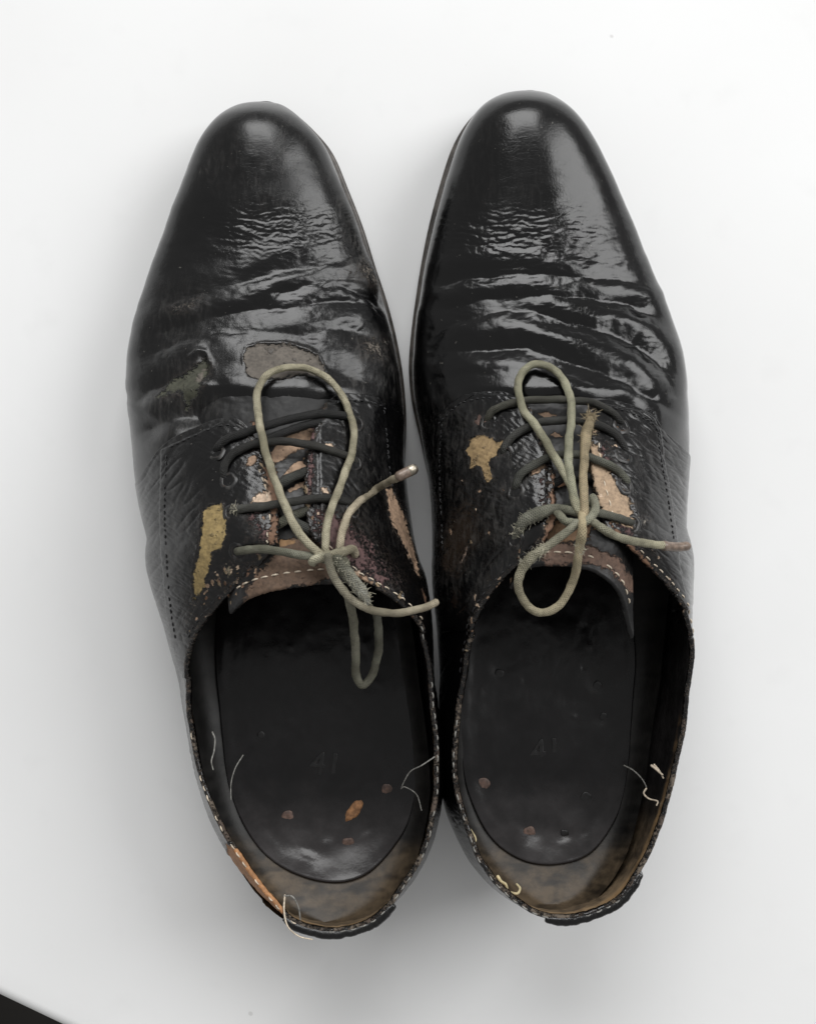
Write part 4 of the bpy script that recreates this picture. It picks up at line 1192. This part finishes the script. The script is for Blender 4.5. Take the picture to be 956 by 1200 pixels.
fb = fibres(lace_pts(s, [(640,600,.3),(628,603,.3),(614,612,.25),(604,628,.08)]), 240, .17, .17, rng, .008)
fb += fibres(lace_pts(s, [(612,664,9.35,'abs'),(624,652,9.4,'abs'),(640,641,9.45,'abs')]), 220, .15, .15, rng, .008)
fb += fibres(lace_pts(s, [(680,632,9.6,'abs'),(678,650,9.5,'abs')]), 90, .14, .13, rng, .008)
v, f = join(fb); mesh_obj('frayed_fibres', v, f, M['fibre'], lace_b, kind='stuff')

# punched lace holes with a puckered rim
def eyelets(sh, spots):
    qs = [c for c in sh.root.children if c.name.startswith('quarter')]
    x, y = PX(sh.Q); ok = sh.QN[..., 2] > .15
    for (a, b) in spots:
        k = np.unravel_index(np.argmin((x - a)**2 + (y - b)**2 + np.where(ok, 0, 1e6)), x.shape)
        c, n = sh.Q[k], sh.QN[k]
        u_ = np.cross(n, [0, 1.0, .1]); u_ /= np.linalg.norm(u_); v_ = np.cross(n, u_)
        t_ = np.linspace(0, 2*math.pi, 28, endpoint=False)
        rings = []
        for rad, dz in ((.34, -.03), (.29, .006), (.24, .016), (.205, .013), (.175, -.02), (.16, -.09), (.02, -.11)):
            w_ = 1 + .06 * np.sin(2 * t_ + a) + .04 * np.sin(5 * t_ + b)
            rings.append(c + n * dz + (rad * w_)[:, None] * (np.cos(t_)[:, None] * u_ + np.sin(t_)[:, None] * v_))
        P_ = np.stack(rings, 0)
        pc = np.zeros(P_.shape[:2] + (4,)); pc[..., :3] = BROWN; pc[2:4, :, 3] = .30
        o_ = grid_obj('eyelet', P_, M['upper_' + sh.d['key']], qs[0] if k[0] < sh.heel_row else qs[-1], wrap=True,
                      attrs={'paint': ('FLOAT_COLOR', pc), 'scuff': ('FLOAT', np.full(P_.shape[:2], .9))})
        f_ = o_.data.polygons[40].normal
        if np.dot(np.array(f_), n) < 0: o_.data.flip_normals()
eyelets(shoe_a, [(254,530), (419,496), (267,563), (416,542), (271,600), (414,597), (279,647)])
eyelets(shoe_b, [(571,495), (727,498), (591,533), (731,533), (603,576), (733,569), (741,614), (602,632)])

# ------------------------------------------------------------------ loose threads and lint
s = shoe_a
thread(s, [(334,1049,7.0),(333,1066,7.4),(337,1085,7.5),(350,1097,7.4),(366,1101,7.2)], M['thread'], .03)
thread(s, [(333,1050,7.0),(343,1051,7.3),(350,1064,7.1),(352,1078,7.0)], M['thread_grey'], .03)
thread(s, [(249,858,5.4),(252,866,5.5),(251,880,5.5),(248,892,5.7),(250,902,5.7)], M['thread_grey'], .028)
thread(s, [(285,885,4.6),(276,900,4.8),(271,918,5.0),(271,937,5.2)], M['thread_grey'], .02)
thread(s, [(509,887,6.1),(494,897,6.0),(480,905,5.6),(470,924,5.2),(474,922,5.0),(488,931,5.0),(494,950,5.4)], M['thread_grey'], .022)
s = shoe_b
thread(s, [(731,897,3.6),(742,903,4.0),(752,913,4.4),(757,922,4.8)], M['thread_grey'], .026)
thread(s, [(763,897,5.2),(769,902,5.4),(776,908,5.5)], M['thread'], .045)
thread(s, [(766,896,5.2),(772,903,5.4),(777,912,5.5)], M['thread'], .035)
thread(s, [(757,924,5.0),(754,930,5.2),(760,936,5.4),(770,939,5.6),(769,944,5.7)], M['thread'], .035)
thread(s, [(583,1027,6.3),(587,1033,6.4),(592,1036,6.4),(594,1041,6.4)], M['fluff'], .06)
thread(s, [(597,1046,6.6),(606,1047,6.7),(609,1041,6.6),(605,1036,6.5)], M['fluff'], .05)
thread(s, [(551,972,6.1),(557,982,6.1),(556,988,6.2),(553,992,6.2)], M['fluff'], .035)
